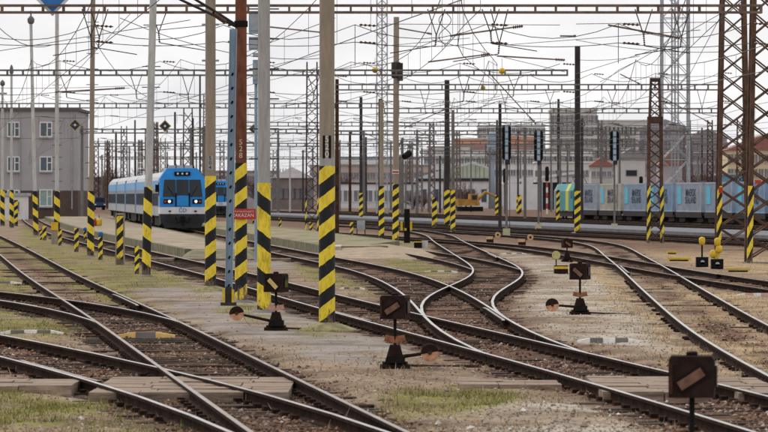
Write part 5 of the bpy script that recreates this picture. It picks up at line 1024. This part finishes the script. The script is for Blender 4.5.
# ------------------------------------------------------------------ buildings
def building(label, x0, x1, yt, Y, walls, dep=14.0, rows=(), wcols=(), wsize=(1.3, 1.7), roof=None, glass=None, frame=None, parapet=None, roofm=None, gable=0.0, rz=0.0, name='building', base_m=None, base_h=0.0):
    glass = glass or mat('hazed_far_glass', (.24, .25, .28), .5, spec=.2, var=.5, scale=.25, lo=.3, hi=.7); frame = frame or walls  # default far panes coloured paler, haze put into the glass colour
    a, b = ap(x0, yt, Y), ap(x1, yt, Y); W = b.x-a.x; h = a.z-GZ; root = thing(name, label, 'building', ((a.x+b.x)/2, Y, GZ), rz)
    mb = MB(); mb.box((0, dep/2, (h+base_h)/2), (W, dep, h-base_h)); mb.build('wall', walls, root)
    if base_h: mb = MB(); mb.box((0, dep/2, base_h/2-.1), (W+.12, dep+.12, base_h+.2)); mb.build('base_storey', base_m, root)
    if parapet: mb = MB(); mb.box((0, dep/2, h+.15), (W+.5, dep+.5, .3)); mb.build('roof', parapet, root)
    if gable:
        mb = MB(); mb.prism([(-W/2-.4, h), (W/2+.4, h), (0, h+gable)], -.4, dep+.4); mb.build('roof', roofm, root)
    pm = MB(); pm.box((0, -.03, 0), (wsize[0], .06, wsize[1])); pme = pm.mesh('pane', glass); fm = MB(); t = max(.1, wsize[0]*.09)
    for sx in (-1, 1): fm.box((sx*(wsize[0]/2+t/2), -.05, 0), (t, .12, wsize[1]+2*t))
    for sz in (-1, 1): fm.box((0, -.05, sz*(wsize[1]/2+t/2)), (wsize[0], .12, t))
    fm.box((0, -.07, 0), (t*.7, .04, wsize[1])); fme = fm.mesh('window', frame)
    for r_i, z in enumerate(rows):
        for c_i, x in enumerate(wcols):
            w_ = link('window', fme, root, ((x-.5)*W, 0, z*h)); link('pane', pme, w_)
    return root, W, h
GB = mat('render_grey', (0.40, 0.375, 0.385), .9, var=.15, scale=.3); BR = mat('brown_render', (0.11, 0.075, 0.062), .9, var=.3, scale=.6)
lb, W, h = building('large flat grey building with brown ground floor at the left edge', -60, 77.5, 111, 430, GB, 16, (), (), parapet=mat('parapet_dark', (.13, .12, .12), .9), base_m=BR, base_h=3.0)
def win(px, py, w, hgt, root, Yb, g=GLASSB):
    p = ap(px, py, Yb); s = F/Yb; x, z = p.x-root.location.x, p.z-root.location.z; w, hgt = w/s, hgt/s; dy = -.065 if py > 185 else 0
    mb = MB(); [mb.box((x+q*(w/2+.06), dy-.04, z), (.12, .14, hgt+.24)) for q in (-1, 1)]; [mb.box((x, dy-.04, z+q*(hgt/2+.06)), (w, .14, .12)) for q in (-1, 1)]; mb.box((x+w*.12, dy-.05, z), (.12, .1, hgt)); mb.box((x+w*.31, dy-.045, z+hgt*.1), (w*.37, .07, .1)); fr = mb.build('window', WHITE, root)
    mb = MB(); mb.box((x, dy-.012, z), (w, .06, hgt)); mb.build('pane', g, fr)
    mb = MB(); mb.box((x, dy-.12, z-hgt/2-.2), (w+.3, .3, .1)); mb.build('sill', GSTEEL, fr)
for px in (-35, 13.5, 46): 
    for py in (129.5, 164): win(px, py, 10.5, 13, lb, 430)
win(46, 198, 11, 15, lb, 430, mat('pale_glass', (.30, .42, .40), .3)); win(13.5, 196, 10, 10, lb, 430)
for px in (20, 72): p = ap(px, 150, 430); mb = MB(); mb.tube((p.x-lb.location.x, -.08, 1), (p.x-lb.location.x, -.08, h), .07, n=6); mb.build('downpipe', GSTEEL, lb)
building('low white hut in front of the grey building', -10, 25, 196, 405, WHITE, 4, (.55,), (.2, .7), (1.0, 1.0), parapet=GSTEEL, name='hut')
WW = mat('white_wall', (0.72, 0.71, 0.72), .9, var=.2, scale=.3); HROOF = mat('hall_roof', (0.60, 0.60, 0.62), .8, var=.15, scale=.2); DK = mat('dark_opening', (.035, .04, .05), .8)
hall, W, h = building('long low white hall wing with dark eaves at centre', 332, 425, 184, 800, WW, 20, (.5,), tuple(np.linspace(.06, .94, 9)), (1.6, 2.2), parapet=DK)
# hall with glazed gable
a, b_, c_ = ap(418, 180, 790), ap(490, 180, 790), ap(473, 161, 790); hg = thing('gable_hall', 'hall with a pale green glazed gable and white wall', 'building', ((a.x+b_.x)/2, 790, GZ)); W = b_.x-a.x; he = a.z-GZ; ax = c_.x-hg.location.x; hz = c_.z-GZ
mb = MB(); mb.box((0, 15, he/2), (W, 30, he)); mb.build('wall', WW, hg)
mb = MB(); mb.prism([(-W/2-.5, he), (W/2+.5, he), (W/2+.5, he+2.2), (ax, hz), (-W/2-.5, he+.4)], .3, 30); mb.build('roof', HROOF, hg)
GG = mat('green_glazing', (0.46, 0.51, 0.40), .5, var=.3, scale=.4)
for i in range(9):
    x0 = -W*.05+i*(W*.53/9); x1 = x0+W*.53/9-.12; tz = lambda x: (hz-.6+(x-ax)*(.19 if x < ax else -.3)); mb = MB(); mb.prism([(x0, he+.35), (x1, he+.35), (x1, tz(x1)), (x0, tz(x0))], -.02, .28); mb.build('glass_panel', GG, hg)
mb = MB(); mb.box((0, -.15, he+.05), (W+1, .5, .5)); mb.build('eaves', DK, hg)
for i in range(6): mb = MB(); mb.box((-W/2+W*(i+.5)/6, -.05, he*.45), (W/14, .12, he*.45)); mb.build('window', GLASSB, hg)
a, b_ = ap(506, 184, 700), ap(577, 184, 700); sh = thing('open_shed', 'open shed with white sloping roof left of the locomotive', 'building', ((a.x+b_.x)/2, 700, GZ)); W = b_.x-a.x; he = a.z-GZ
mb = MB(); mb.prism([(-W/2-.5, he), (W/2+.5, he+1.9), (W/2+.5, he+2.3), (-W/2-.5, he+.5)], 0, 16); mb.build('roof', WW, sh); mb = MB(); mb.box((0, 14, he/2), (W, .4, he)); mb.box((-W/2+3.0, 5, he/2), (6, 10, he)); mb.build('wall', WW, sh); mb = MB(); mb.box((2.2, 8, he/2+.3), (W-6, 10, he)); mb.build('shade_block', DK, sh)  # solid block coloured dark, standing for the shade inside the shed
for i in range(4): mb = MB(); mb.box((-W/2+6.3+i*(W-7)/3.2, -.1, he/2+.2), (.25, .25, he+.8)); mb.build('post', GSTEEL, sh)
a = ap(492, 205, 760); wt = thing('water_tower', 'pale blue slender tower left of the first tall signal', 'tower', (a.x, 760, GZ)); hz = ap(492, 132, 760).z-GZ
MB().lathe([(.7, 0), (0.5, hz*.5), (.6, hz*.62), (.95, hz*.7), (.95, hz*.95), (.7, hz)], 14).build('shaft', mat('tower_blue', (.34, .42, .50), .8, var=.2), wt); MB().lathe([(1.05, 0), (1.05, .5)], 14, c=(0, 0, hz*.7)).build('gallery', DSTEEL, wt)
OR = mat('orange_facade', (0.70, 0.36, 0.24), .9, var=.15, scale=.2); BEI = mat('beige_facade', (0.62, 0.60, 0.58), .9, var=.15, scale=.15); CRM = mat('cream_facade', (0.72, 0.71, 0.70), .9, var=.12, scale=.15); MAU = mat('mauve_facade', (0.46, 0.40, 0.42), .9, var=.2, scale=.2); YLW = mat('yellow_facade', (0.68, 0.56, 0.36), .9, var=.15, scale=.2); TILE = mat('red_tiles', (0.34, 0.15, 0.12), .9, var=.3, scale=.8); SLATE = mat('slate', (.30, .29, .30), .9, var=.2)  # far walls and roofs paled and muted in place of distance haze
lin = lambda n: tuple((i+.5)/n for i in range(n))
building('bright orange block behind the hall, left part', 455, 491, 139, 1300, OR, 16, (.55, .7, .86), lin(10), (1.4, 1.8), parapet=CRM); building('bright orange block behind the tall signals', 509, 537, 137, 1320, OR, 16, (.55, .7, .86), lin(8), (1.4, 1.8), parapet=CRM)
building('white block with blue grey top behind the orange block', 478, 545, 126, 1500, CRM, 16, (.6, .72, .84, .94), lin(16), (1.6, 1.9), parapet=mat('bluegrey_roof', (.36, .44, .52), .8)); building('long pale terrace behind the glazed gable', 428, 470, 147, 1250, CRM, 14, (.6, .8), lin(12), (1.4, 1.8), parapet=SLATE)
building('tall beige block behind the dark pole', 552, 597, 110, 950, BEI, 18, (.3, .42, .54, .66, .78, .9), lin(9), (1.5, 1.9), parapet=CRM); building('long beige panel block right of the tall beige one', 597, 652, 121, 960, BEI, 18, (.32, .46, .6, .74, .88), lin(13), (1.5, 1.9), parapet=CRM)
building('wide pale lower block left of the red roofed hut', 540, 592, 150, 840, CRM, 16, (.4, .6, .82), lin(10), (1.5, 1.6), parapet=SLATE)
building('pale long roofed store in front of the orange blocks', 424, 562, 151, 1000, WW, 14, (.6, .82), lin(24), (1.4, 1.5), parapet=HROOF, name='store'); building('low grey workshop left of the signal box', 536, 592, 163, 780, BEI, 12, (.45, .75), lin(11), (1.3, 1.4), parapet=WW, name='workshop')
hb, W, h = building('signal box hut with red roof and white windows', 591, 612, 166, 640, mat('signalbox_white', (.55, .52, .50), .9), 6, (.82,), lin(4), (.55, .85), gable=1.4, roofm=TILE, base_m=mat('pinkbrick', (.40, .20, .15), .9), base_h=3.6, name='signal_box')
hb, W, h = building('grey gabled house with two dark windows right of the signal box', 618, 645, 158, 620, BEI, 8, (), (), gable=1.6, roofm=SLATE, name='house')
for z in (.36, .72): mb = MB(); mb.box((0, -.03, z*h), (1.8, .08, 1.0)); fr = mb.build('window', SLATE, hb); mb = MB(); mb.box((0, -.09, z*h), (1.6, .05, .8)); mb.build('pane', GLASS, fr)
building('mauve tenement behind the white tower', 640, 690, 128, 900, MAU, 16, (.5, .64, .78, .92), lin(9), (1.3, 1.7), gable=2.0, roofm=SLATE, name='tenement'); building('low red roofed building behind the white tower', 660, 682, 165, 760, MAU, 10, (.5,), lin(4), (1.2, 1.4), gable=2.6, roofm=TILE, name='house'); building('mauve tenement right of the white tower', 688, 727, 138, 880, mat('mauve_two', (.48, .42, .45), .9, var=.25, scale=.3), 16, (.4, .56, .72, .88), lin(8), (1.3, 1.7), gable=2.0, roofm=SLATE, name='tenement')
building('yellow building with red roof at the right edge', 728, 800, 150, 780, YLW, 14, (.35, .6, .85), lin(12), (1.2, 1.7), gable=3.0, roofm=TILE, name='tenement'); building('low blue hall seen between the right lattice masts', 722, 745, 175, 640, mat('blue_hall', (.16, .34, .48), .7), 12, (), (), parapet=GSTEEL, name='hall')
building('white roofed long shed behind the rung pole', 272, 312, 178, 720, mat('shed_brown', (.24, .20, .19), .9, var=.3, scale=.5), 16, (.5,), lin(7), (1.4, 1.6), gable=2.0, roofm=WW, name='shed'); building('mauve low building behind the second blue train', 212, 275, 172, 820, MAU, 14, (.45, .78), lin(12), (1.3, 1.6), parapet=SLATE, name='hall'); building('grey brown long hall behind the blue train', 84, 212, 178, 900, mat('hall_brown', (.34, .30, .30), .9, var=.3, scale=.3), 14, (.5, .8), lin(20), (1.4, 1.7), parapet=SLATE, name='hall'); building('pale building with blue roof behind the slim pale tower', 340, 420, 158, 1100, CRM, 14, (.5, .8), lin(14), (1.4, 1.7), parapet=mat('blueroof', (.14, .30, .48), .7), name='hall'); building('pinkish low terrace left of the hall', 310, 430, 166, 980, mat('pink_terrace', (.50, .40, .37), .9, var=.2, scale=.3), 14, (.45, .75), lin(22), (1.3, 1.6), parapet=SLATE, name='terrace'); building('low white wall building right of the mauve tenement', 560, 650, 176, 760, mat('light_wall', (.62, .60, .60), .9, var=.2, scale=.3), 8, (.5,), lin(16), (1.3, 1.4), parapet=SLATE, name='hall')

# ------------------------------------------------------------------ bare shrubs and trees
TWIG = mat('bare_twigs', (0.16, 0.095, 0.09), .9, var=.35, scale=1.0); BARK = mat('bark', (.09, .065, .055), .9, var=.3)
def bare(label, px, py, h, spread, seed, trunk=0.3, name='bare_shrub', cat='shrub', n=60):
    b = gp(px, py); root = thing(name, label, cat, b); r = random.Random(seed); tr, tw = MB(), MB()
    tr.path([(0, 0, -.2), (r.uniform(-.1, .1), 0, h*trunk*.6), (r.uniform(-.2, .2), 0, h*trunk)], [h*.03, h*.024, h*.018], 6); tr.build('trunk', BARK, root)
    for i in range(n):
        a = r.uniform(0, 6.28); t0 = r.uniform(.15, 1); p = Vector((0, 0, h*trunk*t0)); e = r.uniform(.35, 1.4); L = h*r.uniform(.35, .8)*(1-trunk*t0*.6)
        d = Vector((math.cos(a)*math.cos(e)*spread, math.sin(a)*math.cos(e)*spread, math.sin(e)))
        q_ = p+d*L; m = p.lerp(q_, .5)+Vector((r.uniform(-.1, .1), r.uniform(-.1, .1), r.uniform(-.05, .1)))*L; tw.path([p, m, q_], [h*.010, h*.007, h*.003], 3)
        for j in range(5):
            s0 = p.lerp(q_, r.uniform(.3, .95)); dd = (d+Vector((r.uniform(-.8, .8), r.uniform(-.8, .8), r.uniform(-.2, .7)))).normalized()*L*r.uniform(.2, .45); tw.path([s0, s0+dd*.5+Vector((0, 0, .03*L)), s0+dd], [h*.005, h*.004, h*.002], 3)
            for k_ in range(3): s1 = s0+dd*r.uniform(.2, .9); d2 = (dd.normalized()+Vector((r.uniform(-.9, .9), r.uniform(-.9, .9), r.uniform(-.2, .6)))).normalized()*L*r.uniform(.1, .22); tw.path([s1, s1+d2], [h*.0035, h*.0015], 3)
    tw.build('crown', TWIG, root)
for px, py, h, sp, lab in ((414, 209, 4.0, 1.5, 'purple brown bare shrub left of the hall'), (424, 208.5, 3.4, 1.5, 'second purple brown bare shrub against the hall wall'), (466, 209, 5.4, 1.2, 'bare shrub in front of the glazed gable hall'), (456, 208.5, 4.2, 1.3, 'lower bare shrub left of the gable window wall'), (690, 209, 7.0, 1.0, 'bare tree right of the white tower'), (706, 208.5, 8.0, 1.0, 'taller bare tree before the mauve tenement'), (560, 207.5, 5.0, 1.0, 'bare tree behind the locomotive'), (258, 208, 7.5, 1.0, 'bare tree behind the rung pole'), (282, 207.5, 8.5, .9, 'bare tree above the white roofed shed'), (140, 207.5, 8.0, 1.0, 'bare tree behind the middle of the blue train'), (108, 207.5, 9.0, .9, 'bare tree behind the rear of the blue train'), (345, 207.5, 7.5, .9, 'bare tree right of the big numbered pole'), (160, 207.5, 9.0, .9, 'bare tree behind the driving cab')):
    bare(lab, px, py, h, sp, int(px), .3 if h < 6 else .4, 'bare_shrub' if h < 6 else 'bare_tree', 'shrub' if h < 6 else 'tree', 60 if h < 6 else 80)
